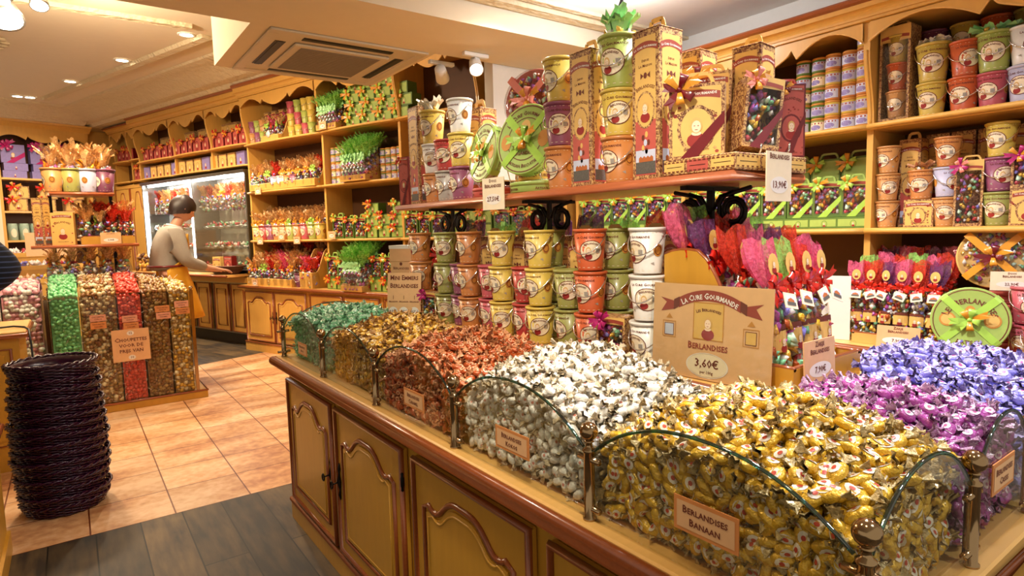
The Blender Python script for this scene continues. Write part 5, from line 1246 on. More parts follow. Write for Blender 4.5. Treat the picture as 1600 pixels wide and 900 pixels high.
def bagrack(F, x, y, z, w, d, h, hues, rows, cols, label, group, sc=1.0, rz=0, base=None, fh=.05, side=True):
    """tray rack filled with rows of gathered sweet bags"""
    if side: rack('bag_rack', label, w, d, h, at(F, x, y, z), rz+ang(F), m='wall_wood', front_h=fh, cat='rack', edge='pine')
    n = 0
    for r_ in range(rows):
        for c in range(cols):
            dx = -d/2+.055+r_*(d-.10)/max(1, rows-1) if rows > 1 else 0; dy = w/2-.05-(w-.10)*c/max(1, cols-1)
            ca, sa = cos(rz), sin(rz); zz = z+.012+.035*r_
            cel(F, x+dx*ca-dy*sa, y+dx*sa+dy*ca, zz, hues[(c+r_) % len(hues)], f'sweet bag with {dict(orange="orange", red="red", green="bright green", clear="clear", pink="pink", tan="straw coloured")[hues[(c+r_) % len(hues)]]} top {group}, {ORD[c]} from the left in row {ORD[r_]}', 'sweet bags '+group, sc, base); n += 1
T1, T2, T3, T0 = 1.2555, 1.8005, 2.3305, .7515
def brow(x, ys, z, hues, d, tiers=1, sc=1, lod=2, F='M'):
    for i, y in enumerate(ys):
        for k in range(tiers): put_bucket(F, x, y, z+.001+.1255*sc*k, .1, hues[(i+k) % len(hues)], f'{HUEN[hues[(i+k) % len(hues)]]} bucket {d}, {ORD[i]} from the right, {("lower", "middle", "upper")[k]} tier', 'buckets '+d, sc=sc, turn=0, lod=lod)
# bay left (y 5.15..6.48)
brow(4.06, (6.42, 6.32, 6.22), T3, ['tan', 'plum', 'lime'], 'at the left end of the top back shelf', 2)
bagrack('M', 4.08, 5.98, T3, .30, .22, .24, ['clear', 'pink'], 2, 3, 'small golden rack with round white tag on the top back shelf', 'in the rack on the top back shelf', 1.15)
b = MB(); b.lathe([(.035, 0), (.035, .002)], 20, M=Matrix.Rotation(-pi/2, 4, 'Y')); tag(b.build('round_tag', 'oval_white', loc=at('M', 3.965, 6.0, T3+.065), rz=MR), 'round white price tag on the small rack of the top back shelf', 'price tag')
brow(4.06, (5.70, 5.58, 5.46, 5.36), T3, ['yellow', 'yellow', 'rose', 'lime'], 'right of the small rack on the top back shelf', 3)
for i in range(9): MG(tall_box, 4.24, 5.25+.14*i, T3+.001, 0, name='tall_box', label=f'slim carton in the shaded back row of the top back shelf, {ORD[i]} from the right', w=.09, d=.08, h=.37, handle=False, lod=1, group='slim cartons behind the top back shelf')
bagrack('M', 4.08, 5.80, T2, 1.16, .28, .34, ['tan', 'orange', 'clear', 'red', 'tan', 'orange'], 3, 9, 'wide golden rack with a scrolled side panel on the upper middle back shelf', 'on the upper middle back shelf', 1.25, fh=.07)
for i in range(4): brow(3.985, (5.95-.12*i,), T2, [('lilac', 'white', 'orange', 'plum')[i]], f'before the wide rack, number {ORD[i]}', 1, 1.1)
hs = ['yellow', 'red', 'plum', 'tan', 'orange', 'lime', 'orange', 'rose', 'lime', 'yellow']
for i in range(10):
    cel('M', 4.03, 6.40-.125*i, T1+.001, ('tan', 'orange', 'clear')[i % 3], f'{HUEN[hs[i]]} cone bucket of sweets with gathered top on the lower middle back shelf, {ORD[i]} from the left', 'cone buckets on the lower middle back shelf', 1.45, base=hs[i])
    cel('M', 4.18, 6.36-.125*i, T1+.08, ('tan', 'orange', 'tan')[i % 3], f'gathered bag behind the cone buckets of the lower middle back shelf, {ORD[i]} from the left', 'bags behind the cone buckets', 1.35)
bagrack('M', 4.00, 6.02, T0, .82, .26, .26, ['orange', 'tan', 'clear', 'red', 'orange', 'pink', 'tan'], 3, 7, 'large golden rack of bags on the left of the back worktop', 'in the large back worktop rack', 1.45, fh=.08)
brow(3.95, (5.56, 5.47), T0, ['purple', 'tan'], 'between the two racks of the back worktop', 1, 1.2)
bagrack('M', 3.99, 5.33, T0, .20, .28, .40, ['pink', 'red'], 2, 2, 'tall golden rack with sweeping side on the back worktop', 'in the tall rack of the back worktop', 1.5, fh=.16)
for i in range(6): cel('M', 4.22, 5.35+.2*i, T0+.14, ('orange', 'tan', 'red')[i % 3], f'bag with flared top at the very back of the worktop, {ORD[i]} from the right', 'bags at the back of the back worktop', 1.7)
# bay right (y 4.06..5.15) and beyond
bagrack('M', 4.06, 5.0, T3, .30, .24, .26, ['green'], 3, 5, 'golden rack of green topped bags on the top back shelf', 'on the top back shelf', 1.45)
gy = proto(MG(gift_box, 0, 0, 0, name='gift_box', label='x', w=.20, d=.12, h=.105, scheme='green', handle=0, lod=1, bowm=('gold_ribbon', 'lime_ribbon')))
for r_ in range(4):
    for c in range(4 if r_ < 3 else 3):
        gy.place(at('M', 4.09, 4.70-.215*c-(.1 if r_ % 2 else 0)*.5, T3+.0005+.107*r_), MR, f'yellow green gift box stacked on the top back shelf, {ORD[c]} from the left in layer {ORD[r_]}', 'yellow green boxes on the top back shelf')
for c in range(9):
    for r_ in range(5 if c < 5 else 4): jp[(c+r_) % 4].place(at('M', 4.10, 5.09-.0745*c, T2+.0005+r_*.0738), 0, f'small jar on the back wall shelf, {ORD[c]} column, {ORD[r_]} from below', 'jars on the back wall shelf')
bagrack('M', 4.03, 4.60, T2, .36, .26, .22, ['green'], 4, 6, 'golden rack of bright green bags on the upper middle back shelf', 'on the upper middle back shelf', 1.6)
for c in range(4):
    for r_ in range(4): jp[(c+r_) % 3].place(at('M', 4.10, 4.37-.0745*c, T2+.0005+r_*.0738), 0, f'small jar right of the green bags, {ORD[c]} column, {ORD[r_]} from below', 'jars right of the green bags')
gv = [(.16, .22, 1), (.13, .20, 1), (.16, .20, 1), (.14, .11, 0), (.15, .12, 0), (.16, .10, 0)]
pg = [proto(MG(gift_box, 0, 0, 0, name='gift_box', label='x', w=w, d=.10, h=h, scheme='green', handle=hd, window=bool(hd), lod=1, bowm=('gold_ribbon', 'red_ribbon' if q % 2 else 'lime_ribbon'), hw=.22)) for q, (w, h, hd) in enumerate(gv)]
y = 5.06; i = 0
while y > 2.55:
    q = i % 6; w, h, hd = gv[q]; z = T1+.0005
    pg[q].place(at('M', 4.06, y-w/2, z), MR, f'green gift box with bow on the lower middle back shelf, {(ORD+["sixteenth", "seventeenth", "eighteenth", "nineteenth", "twentieth"])[i]} from the left', 'green gift boxes on the lower middle back shelf')
    if not hd:
        pg[3+(q+1) % 3].place(at('M', 4.06, y-w/2, z+h+.001), MR+.1, f'green gift box stacked on the box {(ORD+ORD)[i]} from the left, lower middle back shelf', 'green gift boxes on the lower middle back shelf')
        if i % 2: pg[3+(q+2) % 3].place(at('M', 4.08, y-w/2, z+h+.001+[.11, .12, .10][(q+1) % 3]+.001), MR, f'green gift box on top of the pile {(ORD+ORD)[i]} from the left, lower middle back shelf', 'green gift boxes on the lower middle back shelf')
    y -= w+.02; i += 1
y = 5.08
for i in range(6):
    q = (3, 5, 4)[i % 3]; w = gv[q][0]; pg[q].place(at('M', 3.97, y-w/2, T0+.0005), MR, f'yellow green box in the low row on the back worktop, {ORD[i]} from the left', 'yellow green boxes on the back worktop'); h = gv[q][1]
    q2 = (0, 2, 1)[i % 3]; pg[q2].place(at('M', 3.99, y-w/2, T0+h+.0015), MR, f'green box with strap standing on the low row of the back worktop, {ORD[i]} from the left', 'yellow green boxes on the back worktop'); y -= w+.012
    if i == 1: y = 4.44
bagrack('M', 3.96, 4.60, T0, .30, .28, .20, ['green'], 4, 5, 'golden rack of bright green bags on the back worktop', 'on the back worktop', 1.75)
# shelves above the glass case
rb = [proto(MG(gift_box, 0, 0, 0, name='gift_box', label='x', w=w, d=.09, h=h, scheme='pink', handle=0, lod=1, bowm=('gold_ribbon', 'red_ribbon'))) for w, h in ((.16, .17), (.10, .19), (.20, .19))]
y = 9.15; i = 0
while y > 6.6:
    w = (.16, .10, .20)[i % 3]
    rb[i % 3].place(at('M', 4.13, y-w/2, 2.3715), MR, f'burgundy gift box with orange bow above the glass case, {ORD[i] if i < 15 else "last"} from the left', 'burgundy gift boxes above the glass case'); y -= w+.02; i += 1
for i in range(13):
    MG(gift_box, 4.14, 9.12-.195*i, 2.1315, 0, name='gift_box', label=f'brown and cream carton on the shelf right above the glass case, {ORD[i]} from the left', w=.17, d=.08, h=.17, scheme='red' if i % 4 else 'purple', handle=0, lod=1, group='brown cartons above the glass case')
for i in range(7): rb[i % 3].place(at('M', 4.22, 10.1-.12*i, 2.4515 if i < 4 else 2.1515), MR, f'burgundy gift box on the corner shelves, {ORD[i]} from the left', 'burgundy boxes on the corner shelves')
for i in range(5): MG(gift_box, 4.25, 6.7+.5*i, 2.5715, 0, name='gift_box', label=f'dark printed box on top of the boxes above the glass case, {ORD[i]} from the right', w=.42, d=.08, h=.11, scheme='red', handle=0, lod=1, group='dark boxes above the glass case')
# small price cards on the shelf edges
for (y, z, n) in ((6.20, T2-.04, 'under the wide bag rack'), (6.22, T1-.045, 'left on the lower middle back shelf edge'), (5.55, T1-.045, 'right on the lower middle back shelf edge'), (4.98, T1+.0, 'before the green boxes'), (4.72, T2+.0, 'before the upper green bags'), (5.03, T3+.0, 'before the top green bags'), (6.22, T0, 'before the large rack'), (4.68, T0, 'before the lower green bags'), (5.82, T1, 'on the cone bucket row')):
    b = MB(); b.box(0, .003, -.055, .055, 0, .075, 0); D = Dec(b, front(0)); D.text('Berlandises', 0, .058, .013, 1, 1, wmax=.08); D.ell(0, .03, .035, .018, 2, 1, 14); D.text('7,90€', 0, .03, .018, 1, 2, small=False)
    tag(b.build('price_card', ['paper', 'print_brown', 'oval_white'], loc=at('M', 3.83 if z < .8 else 3.925, y, z), rz=MR), 'small tan price card '+n, 'price card')

# ---- glass display case with lit tubes, over a work counter
gc = thing('display_case', 'tall glass refrigerated display case with bright light tubes on the back wall', 'display case', at('M', 4.0, 7.75, .88), MR)
def GB(b, nm, mm): o = b.build(nm, mm, gc); o.location = (-4.0, -7.75, -.88); return o
b = MB(); b.box(4.33, 4.35, 6.56, 9.10, .89, 2.06); GB(b, 'back_panel', 'white_paint')
b = MB()
for y in (6.56, 7.75, 9.08): b.box(4.0, 4.35, y-.012, y+.012, .88, 2.07)
b.box(3.98, 4.35, 6.55, 9.10, 2.03, 2.07); b.box(3.96, 4.35, 6.55, 9.10, .88, .91); GB(b, 'frame', 'steel')
for i, z in enumerate((1.15, 1.40, 1.62)):
    b = MB(); b.box(4.04, 4.33, 6.58, 7.735, z, z+.008); b.box(4.04, 4.33, 7.765, 9.06, z, z+.008); GB(b, 'glass_shelf', 'glass')
for a, c in ((6.58, 7.735), (7.765, 9.06)):
    b = MB(); b.box(3.985, 3.99, a, c, .92, 2.02); GB(b, 'glass_door', 'glass')
for (y, z0, z1) in ((9.03, .95, 1.95), (7.80, 1.0, 1.98)):
    b = MB(); b.tube([(4.02, y, z0), (4.02, y, z1)], .022, 10); GB(b, 'light_tube', 'tube_glow')
for a, c in ((6.6, 7.72), (7.8, 9.0)):
    b = MB(); b.tube([(4.05, a, 2.015), (4.05, c, 2.015)], .014, 8); GB(b, 'light_tube', 'tube_glow')
lamp('case_light', 'POINT', at('M', 4.06, 8.4, 1.97), 9, (.95, .97, 1), .03); lamp('case_light', 'POINT', at('M', 4.06, 7.1, 1.97), 9, (.95, .97, 1), .03)
for i in range(16):
    cel('M', 4.14, 6.68+.148*i, 1.629, 'orange' if i % 3 else 'red', f'bag with orange gathered top on the top glass shelf of the case, {ORD[i] if i < 15 else "last"} from the right', 'orange topped bags in the glass case', 1.55)
mat('tray_silver', '#A9ABAE', .25, metal=.9, var=.3, scale=60)
for r_, z in enumerate((.912, 1.159, 1.409)):
    for i in range(14):
        t = thing('sweet_tray', f'silver tray of sweets in the glass case, {ORD[i]} from the right on the {("bottom", "middle", "upper")[r_]} shelf', 'tray', at('M', 4.17, 6.70+.175*i, z), MR, 'silver trays in the glass case')
        b = MB(); b.lathe([(.06, 0), (.085, .03), (.088, .031), (.07, .008), (.01, .006)], 14, sy=1.05, caps=False); b.build('tray', 'tray_silver', t)
        b = MB(); lumps(b, lambda q: (q.uniform(-.05, .05), q.uniform(-.06, .06), .02+q.uniform(0, .05)), 34, .022, [0, 1, 2, 3], r_*12+i); b.build('sweets', [('candy_label_white', 'candy_copper', 'candy_green', 'tray_silver', 'candy_red')[(i+r_+k) % 5] for k in range(4)], t)
wc = thing('work_counter', 'yellow work counter with narrow panel doors on steel rails below the glass case', 'counter', at('M', 3.95, 7.8, 0), MR)
def WB(b, nm, mm): o = b.build(nm, mm, wc); o.location = (-3.95, -7.8, 0); return o
b = MB(); b.box(4.0, 4.35, 6.6, 9.1, .14, .83); WB(b, 'body', 'steel'); b = MB(); b.box(4.05, 4.35, 6.6, 9.1, 0, .14); WB(b, 'plinth', 'black')
b = MB(); b.box(3.72, 4.35, 6.60, 9.1, .84, .872, 0, bev=.004); b.tube([(3.72, 6.6, .856), (3.72, 9.1, .856)], .016, 8, 1); WB(b, 'worktop', ('pine', 'red_wood'))
for a in (6.62, 7.0, 7.42, 7.84, 8.26, 8.68):
    d = door(wc, 4.0, a+.03, a+.36, .16, .74, ('wall_wood', 'red_wood'), arch=False); d.location = (-3.95, -7.8, 0)
b = MB(); b.box(3.97, 4.0, 6.62, 9.08, .76, .83); WB(b, 'drawer_front', 'wall_wood')
# things on the work counter
t = thing('wicker_basket', 'low brown wicker basket on the work counter beside the shop assistant', 'basket', at('M', 3.86, 6.83, .874), MR)
b = MB()
for k in range(7): b.tube([((.10+.012*k)*cos(a), (.20+.016*k)*sin(a), .008+.014*k) for a in [2*pi*i/26 for i in range(26)]], .009, 5, closed=True)
b.lathe([(.10, .001), (.10, .006)], 20, sy=2); b.build('woven_body', 'basket_brown', t)
MG(gift_box, 3.85, 6.72, .882, 0, name='gift_box', label='dark red gift box standing in the basket on the work counter', w=.17, d=.06, h=.20, scheme='pink', handle=0)
MG(gift_box, 3.86, 6.98, .882, 0, name='gift_box', label='brown framed box standing in the basket next to the red gift box', w=.17, d=.06, h=.19, scheme='cream', handle=0)
b = MB(); lumps(b, lambda q: (q.uniform(-.12, .12), q.uniform(-.17, .17), q.uniform(.0, .22)), 110, .03, [0, 1, 2], 4)
o = b.build('pastry_heap', ['gold_print', 'basket_brown', 'candy_gold'], loc=at('M', 3.9, 8.75, .875), rz=MR); tag(o, 'heap of golden brown glossy bags at the left end of the work counter', 'bags', kind='stuff')

# ---- far left wall shelving, facing the camera
def at_L(a, b_, z): return at('M', a, b_, z)

# far left wall (looking along the wall frame's y): built in a frame turned a quarter turn
RL = MR + pi/2
def LP(n_, u_, z): return at('M', n_, u_, z)
lu = thing('shelf_unit', 'golden wall shelving with arched valances on the far left wall', 'shelving', LP(2.9, 10.4, .9), RL)
def LB(b, nm, mm): # local x = away from viewer (u), local y = -n
    o = b.build(nm, mm, lu); o.location = (-10.4, 2.9, -.9); return o
nl = [-3.86, -2.79, -1.7]
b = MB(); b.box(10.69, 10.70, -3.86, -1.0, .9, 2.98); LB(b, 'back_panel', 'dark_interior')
for y in (-3.86, -3.33+.0, -2.79): 
    if y == -3.33: continue
    b = MB(); b.box(10.38, 10.69, y-.02, y+.02, .9, 2.98); LB(b, 'partition', 'wall_wood')
b = MB(); b.box(10.36, 10.69, -2.77, -1.0, .9, 2.98); LB(b, 'pilaster', 'plaster')
for z in (1.33, 1.73, 2.18):
    b = MB(); b.box(10.38, 10.69, -3.84, -2.81, z-.028, z, bev=.003); LB(b, 'shelf_board', 'pine')
for a, c in ((-3.84, -2.81),):
    P = valance_pts(a, c, 2.86, 2.70, .07, .04); b = MB(); vs = []; n = len(P)
    for (y, z) in P: vs += [(10.36, y, z), (10.36, y, 2.87), (10.378, y, z), (10.378, y, 2.87)]
    b.add(vs, [f for k in range(n-1) for f in ((k*4, k*4+1, k*4+5, k*4+4), (k*4+2, k*4+6, k*4+7, k*4+3), (k*4, k*4+4, k*4+6, k*4+2))], 0); LB(b, 'valance', 'wall_wood')
b = MB(); b.prism([(10.69, 2.87), (10.36, 2.87), (10.34, 2.89), (10.30, 2.92), (10.27, 2.93), (10.26, 2.955), (10.69, 2.955)], -3.9, -1.0, 'y'); LB(b, 'cornice', 'wall_wood')
pl = proto(bx(gift_box, 0, 0, 0, name='gift_box', label='x', w=.27, d=.10, h=.25, scheme='purple', handle=0, ribbon='magenta', bowm=('magenta', None), lod=1))
ps = proto(bx(gift_box, 0, 0, 0, name='gift_box', label='x', w=.27, d=.10, h=.10, scheme='purple', handle=0, lod=1))
pc = proto(bx(gift_box, 0, 0, 0, name='gift_box', label='x', w=.22, d=.10, h=.17, scheme='red', handle=0, lod=1, bowm=('red_ribbon', 'gold_ribbon')))
for i in range(3):
    y = 2.98+.33*i
    for k in range(2): ps.place(LP(y+.02*k, 10.48, 2.181+.102*k), RL, f'long lilac box lying on the top left wall shelf, {ORD[i]} pile from the left, {("lower", "upper")[k]} one', 'lilac boxes on the far left wall')
    pl.place(LP(y, 10.49, 2.181+.206), RL, f'large lilac gift box with magenta ribbon on the far left wall, {ORD[i]} from the left', 'large lilac boxes on the far left wall')
    for k in range(2): pc.place(LP(y+.03*k, 10.48, 1.731+.172*k), RL, f'small printed carton with bow on the middle left wall shelf, {ORD[i]} pile from the left, {("lower", "upper")[k]} one', 'printed cartons on the far left wall')
mat('pale_green', '#9DB3A0', .5, var=.2, scale=40)
for i in range(9):
    b = MB(); b.lathe([(.055, 0), (.058, .004), (.058, .20), (.05, .215), (.05, .23)], 14); D = Dec(b, cone_map(0, .2, .058, .058)); D.ell(0, .1, .035, .06, 1, 1, 14)
    tag(b.build('canister', ['pale_green', 'paper_light'], loc=LP(2.90+.13*(i % 5), 10.47, 1.3305 if i < 5 else 1.3305+.2310*0+.0), rz=RL) if i < 5 else b.build('canister', ['pale_green', 'paper_light'], loc=LP(2.96+.13*(i % 5), 10.6, 1.3305), rz=RL), f'pale green canister on the lower left wall shelf, {ORD[i]} one', 'canister', 'pale green canisters on the far left wall')
# display table of sweets before the far left wall
t = thing('display_table', 'stepped table with bags of coloured sweets before the far left shelves', 'display table', LP(2.8, 9.6, 0), RL)
b = MB()
for k in range(3): b.box(.0+.25*k, .25+.25*k, -.7, .7, 0, .78+.17*k); b.box(-.012+.25*k, .0+.25*k, -.7, .7, .76+.17*k, .82+.17*k)
b.build('steps', 'wall_wood', t)
for k in range(3):
    for i in range(7):
        b = MB(); lumps(b, lambda q: (q.uniform(-.08, .08), q.uniform(-.08, .08), q.uniform(.0, .08)), 34, .028, [0, 1], k*7+i)
        tag(b.build('sweet_bag', [('candy_yellow', 'candy_label_white', 'candy_red', 'candy_label_copper')[(i+k) % 4], ('paper_light', 'candy_blue', 'candy_label_red')[(i+k) % 3]], loc=LP(2.22+.19*i, 9.72+.25*k, .785+.17*k), rz=RL), f'small heap of bagged sweets on the stepped table, {ORD[i]} from the left on step {ORD[k]}', 'sweet bag', 'bagged sweets on the stepped table')
bx(price_sign_t if 0 else (lambda **k: price_sign((0, 0, 0), 0, .55, .30, ['Choupettes', 'Nougatines'], 'wide tan sign standing on the stepped table before the far shelves')), 0, 0, 0)
o = bpy.data.objects['price_sign'] if 0 else COL.objects[-1]; o.location = LP(3.02, 9.5, 1.12); o.rotation_euler = (0, 0, RL)

# ---- the acrylic sweet dispenser with its tiered stand
DX0, DX1, DY0, DY1 = -.165, .765, 5.445, 6.35
dp = thing('sweet_dispenser', 'tall clear dispenser filled with lollipops and sweets, on a yellow plinth', 'dispenser', (.3, 5.9, 0))
def DB(b, nm, mm): o = b.build(nm, mm, dp); o.location = (-.3, -5.9, 0); return o
b = MB(); b.box(DX0-.03, DX1+.07, DY0-.005, DY1+.03, 0, .055, 0, bev=.004); b.tube([(DX0-.03, DY0-.005, .062), (DX1+.07, DY0-.005, .062), (DX1+.07, DY1+.03, .062), (DX0-.03, DY1+.03, .062)], .008, 6, 1, closed=True)
DB(b, 'plinth', ('yellow_wood', 'red_wood'))
for (x, y) in ((DX0, DY0+.01), (DX1, DY0+.01), (DX1, DY1), (DX0, DY1)):
    b = MB(); b.box(x-.012, x+.012, y-.012, y+.012, .06, .885); b.lathe([(.01, .885), (.006, .895)], 10, M=Matrix.Translation((x, y, 0))); b.ball((x, y, .905), .016, n=14); DB(b, 'corner_post', 'brass')
for (a, c, ax, f) in ((DX0+.015, DX1-.015, 'x', DY0+.006), (DY0+.02, DY1-.015, 'y', DX1), (DY0+.02, DY1-.015, 'y', DX0)):
    b = MB(); b.box(a, c, f-.002, f+.002, .062, .87) if ax == 'x' else b.box(f-.002, f+.002, a, c, .062, .87); DB(b, 'clear_panel', 'glass')
cols_ = [('green', -.15, .03, .155), ('gold', .035, .27, .045), ('red', .275, .42, .275), ('choc', .425, .60, .44), ('gold', .605, .75, .61)]
mat('candy_pinkred', '#D9503F', .3, var=.3, scale=60, coat=.5); mat('candy_brownish', '#8A5A2C', .35, var=.5, scale=90, coat=.5); mat('candy_olive', '#A27F45', .35, var=.45, scale=90, coat=.5); mat('candy_limegreen', '#7CC88A', .35, var=.3, scale=60, coat=.4); mat('candy_cream', '#E2D0A8', .35, var=.25, scale=60, coat=.4); mat('candy_pinkpale', '#D99AA8', .35, var=.3, scale=60, coat=.4)
def pile(b, x0, x1, y0, y1, zf, z0, mis, seed, r=.017, sticks=False):
    rnd = random.Random(seed)
    def lolly(x, y, z, m):
        T = Matrix.Translation((x, y, z)) @ Euler((rnd.uniform(0, 3), rnd.uniform(0, 3), 0)).to_matrix().to_4x4(); rr = r*rnd.uniform(.85, 1.15)
        pr = [(rr*max(.02, sin(pi*i/4)), -rr*cos(pi*i/4)) for i in range(5)]; b.lathe(pr, 7, m, T, caps=False)
        if sticks and rnd.random() < .4: b.tube([(x, y, z), (x+rnd.uniform(-.05, .05), y+rnd.uniform(-.012, .0), z+rnd.uniform(-.05, .05))], .0018, 4, len(mis))
    nx = max(1, int((x1-x0)/(r*1.55)))
    for i in range(nx):
        for k in range(int((zf((x0+x1)/2, y0)-z0)/(r*1.5))): lolly(x0+r*.6+(x1-x0-r*1.2)*(i+.5+rnd.uniform(-.35, .35))/nx, y0+rnd.uniform(0, .014)+r, z0+r+(k+rnd.uniform(-.3, .3))*r*1.5, rnd.randrange(len(mis)))
        for j in range(int((y1-y0)/(r*1.5))):
            x = x0+r*.6+(x1-x0-r*1.2)*(i+.5+rnd.uniform(-.4, .4))/nx; y = y0+r+(j+rnd.uniform(-.3, .3))*r*1.5; lolly(x, y, zf(x, y)+rnd.uniform(-.008, .008), rnd.randrange(len(mis)))
    g = [(x0+(x1-x0)*i/6, y0+r+.004+(y1-y0-2*r)*j/8) for j in range(9) for i in range(7)]
    b.add([(x, y, zf(x, y)-.012) for x, y in g], [(j*7+i, j*7+i+1, j*7+i+8, j*7+i+7) for j in range(8) for i in range(6)], 0)
    b.box(x0+.002, x1-.002, y0+r+.008, y1-.01, z0, zf(x0, y0)-.02, 0)
dz = lambda x, y: .885+.135*sin(pi*min(1, max(0, (y-DY0)/.95)))**.8*(1-.62*min(1, max(0, (x-.36)/.32)))+.012*noise.noise((x*9, y*9, 1))
for i, (c0, m_, lab, sx) in enumerate(((-.15, ['candy_limegreen'], 'green', .028), (.03, ['candy_olive', 'candy_brownish', 'candy_cream'], 'golden brown', .26), (.262, ['candy_pinkred'], 'coral red', .42), (.425, ['candy_brownish', 'candy_olive'], 'dark brown', .60), (.605, ['candy_olive', 'candy_gold', 'candy_cream'], 'tan gold', .752))):
    b = MB(); pile(b, c0+.003, sx-.002, DY0+.012, DY1-.03, dz, .066, m_, 40+i, sticks=True)
    tag(b.build('sweet_column', m_+['white_paint']), f'column of {lab} wrapped sweets in the clear dispenser, {ORD[i]} from the left', 'sweets', kind='stuff')
# the left neighbour of the dispenser
d2 = thing('sweet_dispenser', 'second clear dispenser of pale pink and white sweets at the left edge', 'dispenser', (-.55, 5.95, 0))
b = MB(); b.box(-.35, .36, -.32, .4, 0, .06); b.build('plinth', 'yellow_wood', d2)
b = MB(); b.box(-.34, .355, -.302, -.298, .06, .87); b.build('clear_panel', 'glass', d2)
for i, (c0, c1, m_, lab) in enumerate(((-.88, -.66, ['candy_cream', 'candy_gold'], 'golden'), (-.655, -.43, ['candy_label_white', 'candy_cream'], 'whitish'), (-.425, -.20, ['candy_pinkpale', 'candy_label_white'], 'pale pink'))):
    b = MB(); pile(b, c0, c1, 5.665, 6.3, lambda x, y: .90+.10*sin(pi*min(1, max(0, (y-5.6)/.75))), .066, m_, 50+i, .020)
    tag(b.build('sweet_column', m_+['white_paint']), f'column of {lab} sweets in the left hand dispenser', 'sweets', kind='stuff')
# labels on the dispenser front
for i, (x, z, m_) in enumerate(((.195, .595, 'paper_pink'), (.195, .54, 'paper_orange'), (.38, .64+.06, 'paper_pink'), (.385, .645, 'paper_orange'), (.555, .755, 'paper_orange'), (.56, .70, 'paper_pink'), (.69, .78, 'paper_pink'), (.695, .725, 'paper_orange'))):
    card((x-.06 if x < .3 else (x-.045 if x < .5 else x), DY0-.0015, z+(.13 if x < .3 else 0)), pi/2, .10, .05, ['Choupettes', ('Citron', 'Caramel')[i % 2]], f'small {("orange", "pink")[m_ == "paper_pink"]} label on the dispenser front, {ORD[i]} from the left', m=(m_, m_, 'print_brown'), cat='label card')
t = price_sign((.33, DY0-.004, .375), pi/2, .245, .245, [], 'large tan sign reading Choupettes voor de prijs van on the dispenser', name='large_sign', body='paper')
b = MB(); D = Dec(b, front(-.0006))
for q, s in enumerate(('Choupettes', 'voor de', 'prijs van')): D.text(s, 0, .165-.042*q, .044, 0, 1, wmax=.21)
D.ell(0, .215, .024, .018, 1, 1); D.text('12', 0, .215, .024, 0, 3); D.ell(0, .028, .024, .018, 1, 1); D.text('10', 0, .028, .024, 0, 3); b.build('sign_print', ['print_brown', 'oval_white'], t)
# tiered stand on the dispenser
ts = thing('tiered_stand', 'two tier brown wooden stand rising from the middle of the dispenser', 'stand', (.11, 6.0, .90))
b = MB(); b.box(-.34, .36, -.14, .22, .345, .37, 0, bev=.004); b.tube([(-.34, -.14, .357), (.36, -.14, .357)], .0125, 8); b.build('lower_board', 'shelf_wood', ts)
b = MB(); b.box(-.20, .22, -.12, .18, .755, .78, 0, bev=.004); b.tube([(-.20, -.12, .767), (.22, -.12, .767)], .0125, 8); b.build('upper_board', 'shelf_wood', ts)
for x in (-.2, .2):
    b = MB(); b.box(x-.012, x+.012, .02, .05, 0, .755); b.build('upright', 'iron', ts)
UZ = .90+.781; LZ2 = .90+.371
for i, (x, h_) in enumerate(((-.06, 'tan'), (.055, 'olive'), (.165, 'lilac'), (.275, 'purple'))):
    cel('W', x, 5.93, UZ, 'tan', f'{HUEN[h_]} cone bucket of sweets with gathered top on the upper tier, {ORD[i]} from the left', 'cone buckets on the upper tier', 1.65, base=h_)
for i in range(3): cel('W', .0+.12*i, 6.10, UZ, 'tan', f'straw coloured bag behind the cone buckets of the upper tier, {ORD[i]} from the left', 'bags behind the upper tier cones', 1.9)
bx(tall_box, -.15, 5.92, LZ2, .9, name='tall_box', label='slim tan carton with pale top at the left of the lower tier', w=.08, d=.08, h=.36, handle=False)
bx(gift_box, -.02, 5.90, LZ2, 1.3, name='gift_box', label='flat tan box with arched print leaning on the lower tier', w=.15, d=.05, h=.25, scheme='cream', handle=0)
rack('bag_rack', 'yellow rack of bags with red and orange tops on the lower tier', .36, .24, .33, (.265, 5.985, LZ2), pi/2, m='yellow_wood', cat='rack')
for r_ in range(2):
    for c in range(4): cel('W', .13+.088*c, 5.925+.10*r_, LZ2+.014+.04*r_, ('orange', 'clear', 'red', 'red')[(c+r_) % 4], f'sweet bag in the lower tier rack, {ORD[c]} from the left in the {("front", "back")[r_]} row', 'sweet bags in the lower tier rack', 1.3+.1*r_)
price_sign((.28, 5.855, LZ2), pi/2, .14, .09, ['Choupettes'], 'small tan price card before the lower tier rack', '5,90€')
for r_ in range(2):
    for i in range(5): cel('W', -.10+.115*i, 5.95+.11*r_, .985-.06*r_, ('orange', 'tan')[(i+r_) % 2], f'tied orange bag standing on the sweets below the tiered stand, {ORD[i]} from the left in the {("front", "back")[r_]} row', 'tied bags below the tiered stand', 1.25)
